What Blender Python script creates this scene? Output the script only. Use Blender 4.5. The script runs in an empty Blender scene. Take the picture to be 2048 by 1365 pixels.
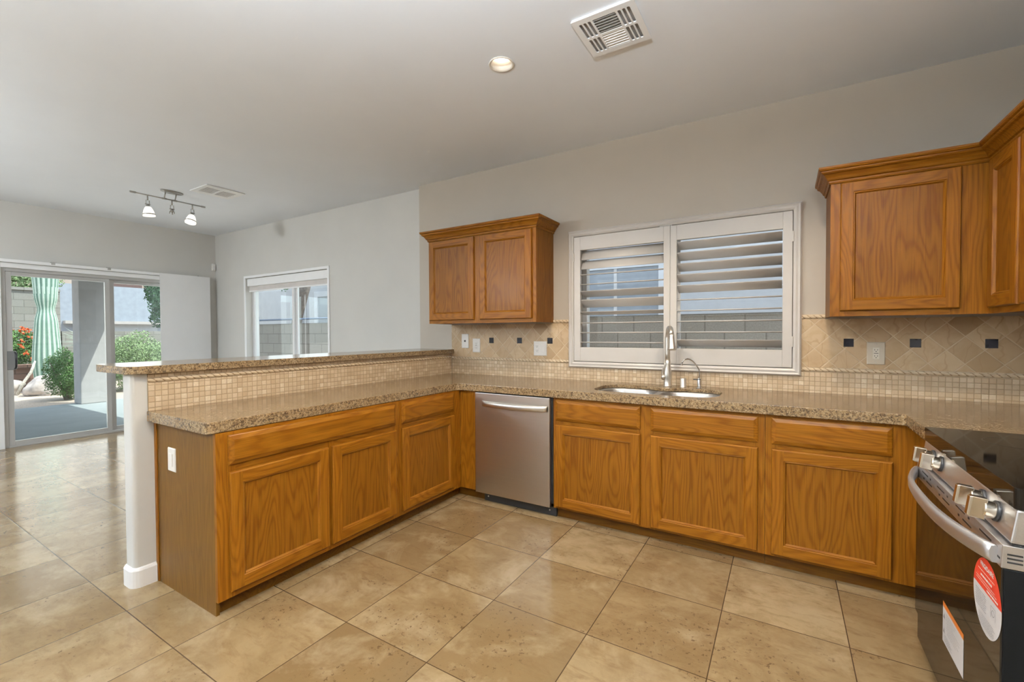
import bpy, bmesh, math, random
from mathutils import Vector, Matrix, noise as mnoise

# ------------------------------------------------------------------ camera, world, lights
S = bpy.context.scene
COL = S.collection
S.view_settings.view_transform = 'Standard'
S.view_settings.look = 'None'
S.view_settings.gamma = 1.0
S.view_settings.use_curve_mapping = False
S.view_settings.exposure = 0.0

CAMP = Vector((0.2824, -3.5356, 1.3212))
yaw, pitch, roll = map(math.radians, (31.3208, -1.1147, -0.2744))
fw = Vector((-math.sin(yaw) * math.cos(pitch), math.cos(yaw) * math.cos(pitch), math.sin(pitch)))
rt = Vector((math.cos(yaw), math.sin(yaw), 0))
up = rt.cross(fw)
r2 = rt * math.cos(roll) + up * math.sin(roll)
u2 = -rt * math.sin(roll) + up * math.cos(roll)
cd = bpy.data.cameras.new('camera')
cam = bpy.data.objects.new('camera', cd)
COL.objects.link(cam)
m = Matrix((r2, u2, -fw)).transposed().to_4x4()
m.translation = CAMP
cam.matrix_world = m
cd.sensor_fit = 'HORIZONTAL'
cd.sensor_width = 36.0
cd.lens = 892.2088 / 2048 * 36.0
cd.clip_start = 0.02
cd.clip_end = 300
S.camera = cam

W = bpy.data.worlds.new('world')
S.world = W
W.use_nodes = True
wn = W.node_tree
bg = wn.nodes['Background']
sky = wn.nodes.new('ShaderNodeTexSky')
sky.sky_type = 'NISHITA'
sky.sun_disc = False
sky.sun_elevation = math.radians(68)
sky.sun_rotation = math.radians(40)
sky.dust_density = 2.0
sky.air_density = 1.0
hs = wn.nodes.new('ShaderNodeHueSaturation'); hs.inputs['Saturation'].default_value = 0.55
wn.links.new(sky.outputs[0], hs.inputs['Color']); wn.links.new(hs.outputs[0], bg.inputs[0])
bg.inputs[1].default_value = 0.50

def lamp(name, kind, loc, power, color=(1, 1, 1), size=0.1, direction=None, size_y=None, spot=None, blend=0.6):
    d = bpy.data.lights.new(name, kind)
    d.energy = power
    d.color = color
    if kind == 'AREA':
        d.size = size
        if size_y:
            d.shape = 'RECTANGLE'; d.size_y = size_y
    elif kind == 'SUN':
        d.angle = size
    else:
        d.shadow_soft_size = size
    if kind == 'SPOT':
        d.spot_size = math.radians(spot); d.spot_blend = blend
    o = bpy.data.objects.new(name, d)
    COL.objects.link(o)
    o.location = loc
    if direction is not None:
        o.rotation_euler = Vector(direction).to_track_quat('-Z', 'Y').to_euler()
    return o

SUNV = Vector((0.46, 0.30, 0.84)).normalized()
lamp('sun', 'SUN', (0, 20, 30), 5.5, (1.0, 0.96, 0.9), math.radians(0.6), -SUNV)
WARM = (1.0, 0.85, 0.66)
NEUT = (0.84, 0.93, 1.0)
CAN_POS = [(-1.114, -1.343), (0.35, -1.343), (-1.114, -3.1), (0.6, -3.3)]
CAN_POWER = 85
FILL_BOWL_POS = [(-4.9, -5.5, 560, 330), (0.1, -4.4, 1400, 15)]   # added unseen fill bowls: x, y, upward, all-round watts
# daylight entering through the glass of the patio door and the dining window
lamp('patio_door_daylight', 'AREA', (-7.62, -1.24, 1.06), 17, (1.0, 0.97, 0.95), 1.8, (1, 0, -0.1), 1.95)
lamp('dining_window_daylight', 'AREA', (-5.58, 0.33, 1.55), 7, (0.93, 0.97, 1.0), 1.7, (0, -1, -0.1), 1.1)

# ------------------------------------------------------------------ node helpers
class NT:
    def __init__(s, name, rough=0.5, metal=0.0, spec=0.5):
        s.m = bpy.data.materials.new(name); s.m.use_nodes = True
        s.t = s.m.node_tree; s.b = s.t.nodes['Principled BSDF']
        s.b.inputs['Roughness'].default_value = rough
        s.b.inputs['Metallic'].default_value = metal
        s.b.inputs['Specular IOR Level'].default_value = spec
    def n(s, ty, **kw):
        nd = s.t.nodes.new('ShaderNode' + ty)
        for k, v in kw.items():
            if k.startswith('_'): setattr(nd, k[1:], v)
            else: s.set(nd, k.replace('_', ' ') if not k.isdigit() else k, v)
        return nd
    def set(s, nd, key, v):
        sock = nd.inputs[int(key)] if isinstance(key, int) or (isinstance(key, str) and key.isdigit()) else nd.inputs[key]
        if isinstance(v, bpy.types.NodeSocket): s.t.links.new(v, sock)
        else: sock.default_value = v
    def math(s, op, a, b=None, c=None):
        nd = s.t.nodes.new('ShaderNodeMath'); nd.operation = op
        s.set(nd, 0, a)
        if b is not None: s.set(nd, 1, b)
        if c is not None: s.set(nd, 2, c)
        return nd.outputs[0]
    def obj(s): return s.n('TexCoord').outputs['Object']
    def sep(s, v):
        nd = s.n('SeparateXYZ'); s.set(nd, 0, v); return nd.outputs
    def comb(s, x, y, z):
        nd = s.n('CombineXYZ'); s.set(nd, 0, x); s.set(nd, 1, y); s.set(nd, 2, z); return nd.outputs[0]
    def vmul(s, v, t):
        nd = s.n('VectorMath', _operation='MULTIPLY'); s.set(nd, 0, v); s.set(nd, 1, t); return nd.outputs[0]
    def vadd(s, v, t):
        nd = s.n('VectorMath', _operation='ADD'); s.set(nd, 0, v); s.set(nd, 1, t); return nd.outputs[0]
    def noise(s, v, scale, detail=3, rough=0.5, out=0, dist=0.0):
        nd = s.n('TexNoise'); s.set(nd, 'Vector', v)
        s.set(nd, 'Scale', scale); s.set(nd, 'Detail', detail); s.set(nd, 'Roughness', rough); s.set(nd, 'Distortion', dist)
        return nd.outputs[out]
    def ramp(s, f, stops, interp='LINEAR'):
        nd = s.n('ValToRGB'); s.set(nd, 0, f); r = nd.color_ramp; r.interpolation = interp
        while len(r.elements) > 1: r.elements.remove(r.elements[-1])
        r.elements[0].position = stops[0][0]; c = stops[0][1]
        r.elements[0].color = (*c, 1) if len(c) == 3 else c
        for p, c in stops[1:]:
            e = r.elements.new(p); e.color = (*c, 1) if len(c) == 3 else c
        return nd.outputs[0]
    def mix(s, f, a, b, mode='MIX'):
        nd = s.n('Mix', _data_type='RGBA', _blend_type=mode)
        s.set(nd, 0, f)
        for i, v in ((6, a), (7, b)):
            if isinstance(v, tuple) and len(v) == 3: v = (*v, 1)
            s.set(nd, i, v)
        return nd.outputs[2]
    def bump(s, h, strength=0.3, dist=0.002):
        nd = s.n('Bump'); s.set(nd, 'Height', h); s.set(nd, 'Strength', strength); s.set(nd, 'Distance', dist)
        s.set(s.b, 'Normal', nd.outputs[0])
    def base(s, c):
        if isinstance(c, tuple) and len(c) == 3: c = (*c, 1)
        s.set(s.b, 'Base Color', c)
    def grp(v): return ((v, v, v))

def g(v): return (v, v, v)

def plain(name, col, rough=0.5, metal=0.0, spec=0.5, var=0.06, scale=6.0, bump=0.0, bscale=200):
    t = NT(name, rough, metal, spec)
    o = t.obj()
    n1 = t.noise(o, scale, 4)
    lo = tuple(c * (1 - var) for c in col); hi = tuple(min(1, c * (1 + var)) for c in col)
    t.base(t.ramp(n1, [(0.3, lo), (0.7, hi)]))
    if bump: t.bump(t.noise(o, bscale, 3), bump, 0.002)
    return t.m

def oak(name, axis, tint=1.0, cols=None):
    t = NT(name, 0.44, 0, 0.18)
    rnd = t.n('ObjectInfo').outputs['Random']
    o = t.obj()
    off = t.comb(t.math('MULTIPLY', rnd, 7.3), t.math('MULTIPLY', rnd, 13.1), t.math('MULTIPLY', rnd, 5.7))
    o = t.vadd(o, off)
    lo = {'x': (0.7, 5, 5), 'y': (5, 0.7, 5), 'z': (5, 5, 0.7)}[axis]
    fi = {'x': (4, 190, 190), 'y': (190, 4, 190), 'z': (190, 190, 4)}[axis]
    me = {'x': (1.4, 40, 40), 'y': (40, 1.4, 40), 'z': (40, 40, 1.4)}[axis]
    lown = t.noise(t.vmul(o, lo), 1.0, 2, 0.45)
    wob = t.noise(t.vmul(o, me), 0.6, 3, 0.6)
    rings = t.math('FRACT', t.math('ADD', t.math('MULTIPLY', lown, 24.0), t.math('MULTIPLY', wob, 1.1)))
    tri = t.math('ABSOLUTE', t.math('SUBTRACT', t.math('MULTIPLY', rings, 2.0), 1.0))
    fine = t.noise(t.vmul(o, fi), 1.0, 3, 0.6)
    med = t.noise(t.vmul(o, me), 1.0, 3, 0.6)
    c1 = t.ramp(tri, cols or [(0.0, (0.25 * tint, 0.094 * tint, 0.006 * tint)), (0.55, (0.23 * tint, 0.083 * tint, 0.004 * tint)), (0.85, (0.19 * tint, 0.062 * tint, 0.003 * tint)), (1.0, (0.19 * tint, 0.060 * tint, 0.002 * tint))])
    c2 = t.ramp(med, [(0.35, g(0.92)), (0.65, g(1.04))])
    c = t.mix(1.0, c1, c2, 'MULTIPLY')
    c3 = t.ramp(fine, [(0.38, (0.60, 0.55, 0.50)), (0.50, g(1.0))])
    c = t.mix(0.55, c, t.mix(1.0, c, c3, 'MULTIPLY'))
    t.base(c)
    t.bump(fine, 0.08, 0.001)
    t.b.inputs['Coat Weight'].default_value = 0.06
    t.b.inputs['Coat Roughness'].default_value = 0.22
    return t.m

def granite(name):
    t = NT(name, 0.14, 0, 0.4)
    o = t.obj()
    big = t.noise(o, 14, 4, 0.6)
    b = t.ramp(big, [(0.3, (0.165, 0.103, 0.05)), (0.5, (0.235, 0.155, 0.078)), (0.72, (0.31, 0.222, 0.125))])
    v = t.n('TexVoronoi', _feature='F1'); t.set(v, 'Vector', t.vadd(o, t.vmul(t.noise(o, 60, 2, 0.5, out=1), (0.02, 0.02, 0.02)))); t.set(v, 'Scale', 210.0)
    sp = t.sep(v.outputs['Color'])[0]
    c = t.ramp(sp, [(0.0, (0.02, 0.012, 0.008)), (0.13, (0.10, 0.058, 0.028)), (0.24, (0.26, 0.17, 0.085)), (0.55, (0.31, 0.21, 0.11)), (0.8, (0.41, 0.31, 0.19)), (1.0, (0.52, 0.43, 0.29))], 'CONSTANT')
    cl = t.noise(o, 62, 5, 0.7)
    dk = t.ramp(cl, [(0.52, g(0.0)), (0.60, g(0.85))])
    c = t.mix(0.62, b, c)
    c = t.mix(dk, c, (0.050, 0.030, 0.016))
    t.base(c)
    return t.m

def tile_cells(t, u, v, T, ou, ov, mortar):
    """returns cell id vector, mortar mask (1 on the joint)"""
    a = t.math('DIVIDE', t.math('SUBTRACT', u, ou), T); b = t.math('DIVIDE', t.math('SUBTRACT', v, ov), T)
    ia = t.math('FLOOR', a); ib = t.math('FLOOR', b)
    fa = t.math('SUBTRACT', a, ia); fb = t.math('SUBTRACT', b, ib)
    da = t.math('MINIMUM', fa, t.math('SUBTRACT', 1.0, fa)); db = t.math('MINIMUM', fb, t.math('SUBTRACT', 1.0, fb))
    d = t.math('MINIMUM', da, db)
    mask = t.math('LESS_THAN', d, mortar / T / 2)
    soft = t.n('MapRange'); t.set(soft, 0, d); soft.inputs[1].default_value = mortar / T * 0.3; soft.inputs[2].default_value = mortar / T * 1.4
    wn_ = t.n('TexWhiteNoise', _noise_dimensions='2D'); t.set(wn_, 'Vector', t.comb(ia, ib, 0.0))
    return wn_.outputs['Value'], wn_.outputs['Color'], mask, soft.outputs[0]

def floor_mat():
    t = NT('travertine_floor', 0.16, 0, 0.42)
    o = t.obj(); x, y, z = t.sep(o)
    val, colr, mask, soft = tile_cells(t, x, y, 0.4857, -1.902, -0.7558, 0.0042)
    sh = t.vadd(o, t.vmul(colr, (37.0, 41.0, 29.0)))
    n1 = t.noise(sh, 3.2, 6, 0.68, dist=0.3)
    n2 = t.noise(t.vmul(sh, (1.0, 2.6, 1.0)), 9, 7, 0.72, dist=0.5)
    n3 = t.noise(sh, 45, 5, 0.7)
    tone = t.ramp(val, [(0.0, (0.16, 0.102, 0.045)), (0.3, (0.27, 0.190, 0.098)), (0.65, (0.22, 0.148, 0.072)), (1.0, (0.32, 0.235, 0.130))])
    c = t.mix(t.ramp(n1, [(0.40, g(0.0)), (0.66, g(0.8))]), tone, (0.165, 0.103, 0.044))
    c = t.mix(t.ramp(n2, [(0.50, g(0.0)), (0.68, g(0.65))]), c, (0.155, 0.094, 0.040))
    n4 = t.noise(t.vadd(sh, (3.0, 8.0, 0.0)), 3.4, 6, 0.65, dist=0.4)
    c = t.mix(t.ramp(n4, [(0.50, g(0.0)), (0.72, g(0.6))]), c, (0.37, 0.285, 0.175))
    zone = t.ramp(t.noise(sh, 3.2, 2), [(0.5, g(0.0)), (0.6, g(1.0))])
    pits = t.math('MULTIPLY', t.ramp(n3, [(0.585, g(0.0)), (0.63, g(1.0))]), t.math('MULTIPLY', zone, 0.85))
    c = t.mix(pits, c, (0.085, 0.05, 0.022))
    c = t.mix(mask, c, (0.055, 0.032, 0.015))
    t.base(c)
    rr = t.ramp(n2, [(0.3, g(0.10)), (0.8, g(0.24))])
    t.set(t.b, 'Roughness', rr)
    t.bump(t.math('SUBTRACT', soft, t.math('MULTIPLY', pits, 0.3)), 0.25, 0.001)
    return t.m

def mosaic_mat(name, ax, off, zoff):
    t = NT(name, 0.45, 0, 0.4)
    o = t.obj(); xyz = t.sep(o); u = xyz['xy'.index(ax)]; v = xyz[2]
    val, colr, mask, soft = tile_cells(t, u, v, 0.0300, off, zoff, 0.0028)
    c = t.ramp(val, [(0.0, (0.47, 0.34, 0.215)), (0.3, (0.56, 0.43, 0.29)), (0.6, (0.52, 0.39, 0.25)), (0.85, (0.62, 0.49, 0.345)), (1.0, (0.68, 0.57, 0.42))])
    n = t.noise(o, 90, 4)
    c = t.mix(t.ramp(n, [(0.4, g(0.0)), (0.75, g(0.4))]), c, (0.44, 0.32, 0.19))
    c = t.mix(mask, c, (0.30, 0.215, 0.12))
    t.base(c); t.bump(soft, 0.5, 0.002)
    return t.m

def diamond_mat(name, cx):
    t = NT(name, 0.42, 0, 0.4)
    o = t.obj(); xyz = t.sep(o)
    dx = t.math('SUBTRACT', xyz[0], cx); dz = t.math('SUBTRACT', xyz[2], 1.245)
    k = math.sqrt(0.5)
    a = t.math('MULTIPLY', t.math('ADD', dx, dz), k); b = t.math('MULTIPLY', t.math('SUBTRACT', dx, dz), k)
    T = 0.159 * k
    val, colr, mask, soft = tile_cells(t, a, b, T, 0.0, 0.0, 0.0042)
    sh = t.vadd(o, t.vmul(colr, (11.0, 17.0, 13.0)))
    tone = t.ramp(val, [(0.0, (0.35, 0.235, 0.12)), (0.35, (0.50, 0.36, 0.215)), (0.7, (0.43, 0.30, 0.17)), (1.0, (0.56, 0.42, 0.26))])
    n1 = t.noise(sh, 10, 5, 0.6, dist=1.0)
    c = t.mix(t.ramp(n1, [(0.45, g(0.0)), (0.75, g(0.7))]), tone, (0.36, 0.24, 0.115))
    ve = t.n('TexWave'); t.set(ve, 'Vector', sh); t.set(ve, 'Scale', 3.0); t.set(ve, 'Distortion', 14.0); t.set(ve, 'Detail', 4.0)
    c = t.mix(t.ramp(ve.outputs['Fac'], [(0.0, g(0.5)), (0.03, g(0.0))]), c, (0.33, 0.21, 0.10))
    c = t.mix(mask, c, (0.56, 0.44, 0.29))
    t.base(c); t.bump(soft, 0.4, 0.002)
    return t.m

def block_mat(name, ax, bw, bh, c0, c1, mort, rough=0.9):
    t = NT(name, rough, 0, 0.2)
    o = t.obj(); xyz = t.sep(o)
    br = t.n('TexBrick'); t.set(br, 'Vector', t.comb(xyz['xy'.index(ax)], xyz[2], 0.0))
    br.inputs['Scale'].default_value = 1.0; br.inputs['Brick Width'].default_value = bw; br.inputs['Row Height'].default_value = bh
    br.inputs['Mortar Size'].default_value = 0.008; br.inputs['Color1'].default_value = (*c0, 1); br.inputs['Color2'].default_value = (*c1, 1)
    br.inputs['Mortar'].default_value = (*mort, 1)
    n = t.noise(o, 60, 4)
    t.base(t.mix(1.0, br.outputs[0], t.ramp(n, [(0.3, g(0.85)), (0.7, g(1.08))]), 'MULTIPLY'))
    t.bump(n, 0.5, 0.004)
    return t.m

def brushed(name, col, rough=0.28, axis='x', lo=0.88, bmp=0.03):
    t = NT(name, rough, 1.0, 0.5)
    o = t.obj()
    s = {'x': (1.5, 300, 300), 'y': (300, 1.5, 300), 'z': (300, 300, 1.5)}[axis]
    n = t.noise(t.vmul(o, s), 1.0, 3)
    t.base(t.ramp(n, [(0.3, tuple(c * lo for c in col)), (0.7, col)]))
    t.set(t.b, 'Roughness', t.ramp(n, [(0.3, g(rough * 0.85)), (0.7, g(rough * 1.2))]))
    if bmp: t.bump(n, bmp, 0.0005)
    return t.m

def glass_mat(name, tint=(0.93, 0.97, 0.96), refl=0.08):
    t = NT(name)
    t.t.nodes.remove(t.b)
    out = [n for n in t.t.nodes if n.type == 'OUTPUT_MATERIAL'][0]
    tr = t.n('BsdfTransparent'); tr.inputs[0].default_value = (*tint, 1)
    gl = t.n('BsdfGlossy'); gl.inputs['Roughness'].default_value = 0.0; gl.inputs[0].default_value = (0.9, 0.95, 1, 1)
    lw = t.n('LayerWeight'); lw.inputs[0].default_value = 0.5
    fr = t.math('MULTIPLY_ADD', t.math('POWER', lw.outputs['Facing'], 5.0), 0.9, 0.035)
    mx = t.n('MixShader'); t.set(mx, 0, fr); t.t.links.new(tr.outputs[0], mx.inputs[1]); t.t.links.new(gl.outputs[0], mx.inputs[2])
    t.t.links.new(mx.outputs[0], out.inputs[0])
    return t.m

def emit(name, col, strength):
    t = NT(name)
    t.set(t.b, 'Emission Color', (*col, 1)); t.b.inputs['Emission Strength'].default_value = strength
    t.base(col)
    n = t.noise(t.obj(), 20, 2)
    return t.m

def leaf_mat(name, a, b, c=None):
    t = NT(name, 0.5, 0, 0.3)
    o = t.obj()
    n = t.noise(o, 9, 3); n2 = t.noise(o, 70, 2)
    t.base(t.mix(n2, t.ramp(n, [(0.3, a), (0.7, b)]), c or b))
    return t.m

M = {}
M['oak_x'] = oak('oak_grain_along_x', 'x'); M['oak_y'] = oak('oak_grain_along_y', 'y'); M['oak_z'] = oak('oak_grain_upright', 'z')
M['oak_dark'] = oak('oak_toe_kick_shaded', 'x', 0.35)  # toe kick's darker stain, deepened further by recess shade put into the tint
M['oak_panel'] = oak('oak_flat_veneer', 'z', 0.84)
M['end_veneer_shaded'] = oak('end_panel_veneer_shaded', 'z', 1.0, [(0.0, (0.145, 0.068, 0.010)), (1.0, (0.120, 0.053, 0.007))])  # veneer brown, with the shade of this turned-away face put into the colour
M['granite'] = granite('granite')
M['floor'] = floor_mat()
M['mosaic_x'] = mosaic_mat('travertine_mosaic_back', 'x', 0.0, 0.9145)
M['mosaic_y'] = mosaic_mat('travertine_mosaic_bar', 'y', 0.0, 0.9145)
M['diamond_l'] = diamond_mat('travertine_diamonds_left', -1.783)
M['diamond_r'] = diamond_mat('travertine_diamonds_right', 0.956)
M['rope'] = plain('travertine_rope', (0.58, 0.46, 0.31), 0.5, var=0.12, scale=30)
M['rope_joint'] = plain('rope_groove_grout', (0.26, 0.17, 0.09), 0.8)
M['black_tile'] = plain('black_glass_tile', (0.012, 0.012, 0.018), 0.12)
M['wall'] = plain('wall_paint', (0.59, 0.575, 0.54), 0.75, var=0.02, scale=3, bump=0.12, bscale=120)
M['wall_k'] = plain('wall_paint_kitchen_shaded', (0.46, 0.405, 0.335), 0.5, var=0.02, scale=3, bump=0.12, bscale=120)  # the dining paint again, with the kitchen's dimmer warm light put into its colour
M['ceiling'] = plain('ceiling_paint', (0.83, 0.86, 0.905), 0.85, var=0.015, scale=2, bump=0.1, bscale=90)
M['white'] = plain('white_paint', (0.86, 0.86, 0.86), 0.38, var=0.02)
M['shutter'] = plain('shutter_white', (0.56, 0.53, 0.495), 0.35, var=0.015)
M['plastic'] = plain('white_plastic', (0.78, 0.76, 0.72), 0.35, var=0.02)
M['almond'] = plain('almond_plastic', (0.60, 0.53, 0.42), 0.35, var=0.02)
M['almond_l'] = plain('light_almond_plastic', (0.74, 0.69, 0.58), 0.35, var=0.02)
M['blackp'] = plain('black_plastic', (0.015, 0.015, 0.016), 0.4)
M['slot'] = plain('dark_slot', (0.02, 0.018, 0.016), 0.6)
M['steel_x'] = brushed('brushed_steel_front', (0.66, 0.62, 0.57), 0.34, 'x', 0.95, 0.0)
M['steel_y'] = brushed('brushed_steel_range', (0.74, 0.74, 0.76), 0.38, 'y', 0.94, 0.0)
M['steel_s'] = brushed('brushed_steel_sink', (0.46, 0.455, 0.45), 0.42, 'x', 0.94, 0.0)
M['nickel'] = plain('brushed_nickel', (0.78, 0.75, 0.70), 0.36, 1.0, var=0.03)
M['track_metal'] = plain('satin_track_metal', (0.40, 0.385, 0.36), 0.35, 0.9, var=0.03)
M['chrome'] = plain('chrome', (0.75, 0.75, 0.75), 0.10, 1.0, var=0.01)
M['knob'] = plain('knob_metal', (0.78, 0.70, 0.58), 0.2, 1.0, var=0.02)
M['oven_glass'] = plain('black_oven_glass', (0.008, 0.007, 0.006), 0.04, 0, 0.42, var=0.02)
M['cooktop'] = plain('black_ceramic_cooktop', (0.010, 0.008, 0.006), 0.05, 0, 0.16, var=0.1)
M['burner'] = plain('burner_ring_print', (0.07, 0.065, 0.06), 0.15)
M['alu'] = plain('door_aluminium', (0.50, 0.495, 0.48), 0.45, 0.35, var=0.02)
M['vinyl'] = plain('window_vinyl', (0.74, 0.74, 0.74), 0.4, var=0.02)
M['glass'] = glass_mat('window_glass')
M['stucco'] = plain('grey_stucco', (0.50, 0.495, 0.49), 0.9, var=0.05, bump=0.7, bscale=60)
M['stucco_n'] = plain('pale_stucco', (0.64, 0.645, 0.66), 0.9, var=0.04, bump=0.5, bscale=50)
M['stucco_b'] = plain('beige_stucco', (0.40, 0.32, 0.26), 0.9, var=0.04, bump=0.5, bscale=50)
M['block'] = block_mat('grey_block', 'x', 0.41, 0.205, (0.37, 0.35, 0.32), (0.41, 0.39, 0.355), (0.25, 0.235, 0.21))
M['block_y'] = block_mat('grey_block_garden', 'y', 0.41, 0.205, (0.27, 0.27, 0.24), (0.32, 0.315, 0.29), (0.19, 0.19, 0.17))
M['planter'] = block_mat('red_brown_block', 'y', 0.41, 0.15, (0.30, 0.18, 0.14), (0.34, 0.22, 0.17), (0.14, 0.10, 0.08))
M['patio'] = plain('patio_concrete', (0.36, 0.41, 0.42), 0.75, var=0.08, scale=2, bump=0.2)
M['gravel'] = plain('gravel', (0.50, 0.42, 0.35), 0.95, var=0.35, scale=60, bump=1.0, bscale=70)
M['rock'] = plain('granite_boulder', (0.52, 0.47, 0.44), 0.9, var=0.25, scale=8, bump=0.8, bscale=30)
M['cactus'] = leaf_mat('cactus_skin', (0.13, 0.24, 0.18), (0.20, 0.33, 0.26))
M['cactus_rib'] = leaf_mat('cactus_rib_spines', (0.42, 0.56, 0.46), (0.56, 0.68, 0.58))
M['leaf_a'] = leaf_mat('hedge_leaf', (0.13, 0.23, 0.09), (0.30, 0.41, 0.20))
M['leaf_b'] = leaf_mat('bush_leaf', (0.06, 0.16, 0.05), (0.16, 0.30, 0.10))
M['leaf_c'] = leaf_mat('cedar_leaf', (0.04, 0.11, 0.06), (0.10, 0.20, 0.10))
M['yucca'] = leaf_mat('yucca_leaf', (0.30, 0.42, 0.34), (0.48, 0.58, 0.48))
M['flower'] = plain('orange_flower', (0.75, 0.16, 0.05), 0.6, var=0.2)
M['bark'] = plain('bark', (0.22, 0.18, 0.15), 0.9, var=0.3, scale=20, bump=0.8, bscale=40)
M['cholla'] = plain('dry_cholla_wood', (0.62, 0.58, 0.50), 0.9, var=0.5, scale=60)
M['shade_glass'] = emit('lit_lamp_glass', (1.0, 0.93, 0.82), 1.1)
M['bulb'] = emit('bulb_glow', (1.0, 0.93, 0.82), 2.2)
M['can_trim'] = plain('can_trim', (0.72, 0.66, 0.58), 0.5, var=0.01)
M['red'] = plain('sticker_red', (0.72, 0.055, 0.03), 0.4, var=0.03)
M['paper'] = plain('sticker_paper', (0.62, 0.62, 0.64), 0.5, var=0.03)
M['ink'] = plain('sticker_ink', (0.22, 0.22, 0.25), 0.5)
M['pink'] = plain('sticker_pale_print', (0.85, 0.55, 0.48), 0.5)
M['orange'] = plain('sticker_orange', (0.70, 0.20, 0.03), 0.4)
M['winblue'] = plain('neighbour_window', (0.38, 0.42, 0.47), 0.08, 0, 0.6)
M['tile_roof'] = plain('roof_fascia', (0.42, 0.40, 0.38), 0.8)
M['pipe'] = plain('blue_pipe', (0.20, 0.27, 0.40), 0.5)

# ------------------------------------------------------------------ mesh helpers
class MB:
    def __init__(s): s.bm = bmesh.new()
    def face(s, pts, mi=0, smooth=False):
        try:
            f = s.bm.faces.new([s.bm.verts.new(p) for p in pts]); f.material_index = mi; f.smooth = smooth
            return f
        except ValueError: return None
    def hexa(s, p, mi=0):
        v = [s.bm.verts.new(q) for q in p]
        for idx in ((0, 3, 2, 1), (4, 5, 6, 7), (0, 1, 5, 4), (1, 2, 6, 5), (2, 3, 7, 6), (3, 0, 4, 7)):
            f = s.bm.faces.new([v[i] for i in idx]); f.material_index = mi
    def box(s, x0, x1, y0, y1, z0, z1, mi=0):
        s.hexa([(x0, y0, z0), (x1, y0, z0), (x1, y1, z0), (x0, y1, z0), (x0, y0, z1), (x1, y0, z1), (x1, y1, z1), (x0, y1, z1)], mi)
        return s
    def mbox(s, F, u0, u1, v0, v1, w0, w1, mi=0):
        s.hexa([F(u0, v0, w0), F(u1, v0, w0), F(u1, v1, w0), F(u0, v1, w0), F(u0, v0, w1), F(u1, v0, w1), F(u1, v1, w1), F(u0, v1, w1)], mi)
        return s
    def grid(s, rows, closed_u=False, closed_v=False, mi=0, smooth=True, caps=False):
        V = [[s.bm.verts.new(p) for p in r] for r in rows]
        n = len(V); k = len(V[0])
        for i in range(n if closed_v else n - 1):
            for j in range(k if closed_u else k - 1):
                a, b, c, d = V[i][j], V[i][(j + 1) % k], V[(i + 1) % n][(j + 1) % k], V[(i + 1) % n][j]
                try:
                    f = s.bm.faces.new((a, b, c, d)); f.smooth = smooth; f.material_index = mi
                except ValueError: pass
        if caps:
            for r in (V[0], V[-1]):
                try:
                    f = s.bm.faces.new(r); f.material_index = mi
                except ValueError: pass
        return s
    def tube(s, pts, rad, seg=12, mi=0, caps=True):
        pts = [Vector(p) for p in pts]
        if not hasattr(rad, '__len__'): rad = [rad] * len(pts)
        rows = []; prev = None
        for i, p in enumerate(pts):
            d = (pts[min(i + 1, len(pts) - 1)] - pts[max(i - 1, 0)]).normalized()
            if prev is None:
                a = d.cross(Vector((0, 0, 1)))
                if a.length < 1e-3: a = d.cross(Vector((1, 0, 0)))
                a.normalize()
            else:
                a = prev - d * prev.dot(d); a.normalize()
            prev = a; b = d.cross(a)
            rows.append([p + (a * math.cos(2 * math.pi * k / seg) + b * math.sin(2 * math.pi * k / seg)) * rad[i] for k in range(seg)])
        return s.grid(rows, closed_u=True, mi=mi, caps=caps)
    def lathe(s, c, prof, axis=(0, 0, 1), seg=24, mi=0, caps=True):
        ax = Vector(axis).normalized(); a = ax.cross(Vector((0, 0, 1)))
        if a.length < 1e-3: a = Vector((1, 0, 0))
        a.normalize(); b = ax.cross(a); c = Vector(c)
        rows = [[c + ax * h + (a * math.cos(2 * math.pi * k / seg) + b * math.sin(2 * math.pi * k / seg)) * max(r, 1e-4) for k in range(seg)] for r, h in prof]
        return s.grid(rows, closed_u=True, mi=mi, caps=caps)
    def extrude(s, poly, z0, z1, holes=(), mi=0):
        """poly with holes extruded in z"""
        for z in (z0, z1):
            vs = []; es = []
            for lp in [poly] + list(holes):
                v = [s.bm.verts.new((p[0], p[1], z)) for p in lp]
                vs += v
                es += [s.bm.edges.new((v[i], v[(i + 1) % len(v)])) for i in range(len(v))]
            r = bmesh.ops.triangle_fill(s.bm, edges=es, use_beauty=True)
            for f in r['geom']:
                if isinstance(f, bmesh.types.BMFace): f.material_index = mi
        for lp in [poly] + list(holes):
            for i in range(len(lp)):
                a, b = lp[i], lp[(i + 1) % len(lp)]
                s.face([(a[0], a[1], z0), (b[0], b[1], z0), (b[0], b[1], z1), (a[0], a[1], z1)], mi)
        bmesh.ops.remove_doubles(s.bm, verts=s.bm.verts, dist=1e-5)
        return s
    def sweep(s, path, prof, closed=False, mi=0, smooth=False):
        """path: xy points; outward = right-hand side of travel; prof: (out, z)"""
        P = [Vector(p) for p in path]; n = len(P); rows = []
        for i, p in enumerate(P):
            d0 = (P[i] - P[i - 1]).normalized() if (i > 0 or closed) else None
            d1 = (P[(i + 1) % n] - P[i]).normalized() if (i < n - 1 or closed) else None
            d0 = d0 or d1; d1 = d1 or d0
            n0 = Vector((d0.y, -d0.x)); n1 = Vector((d1.y, -d1.x))
            nn = (n0 + n1).normalized(); k = 1 / max(0.2, nn.dot(n0))
            rows.append([(p.x + nn.x * o * k, p.y + nn.y * o * k, z) for o, z in prof])
        s.grid(rows, closed_u=True, closed_v=closed, mi=mi, smooth=smooth, caps=not closed)
        return s

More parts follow.
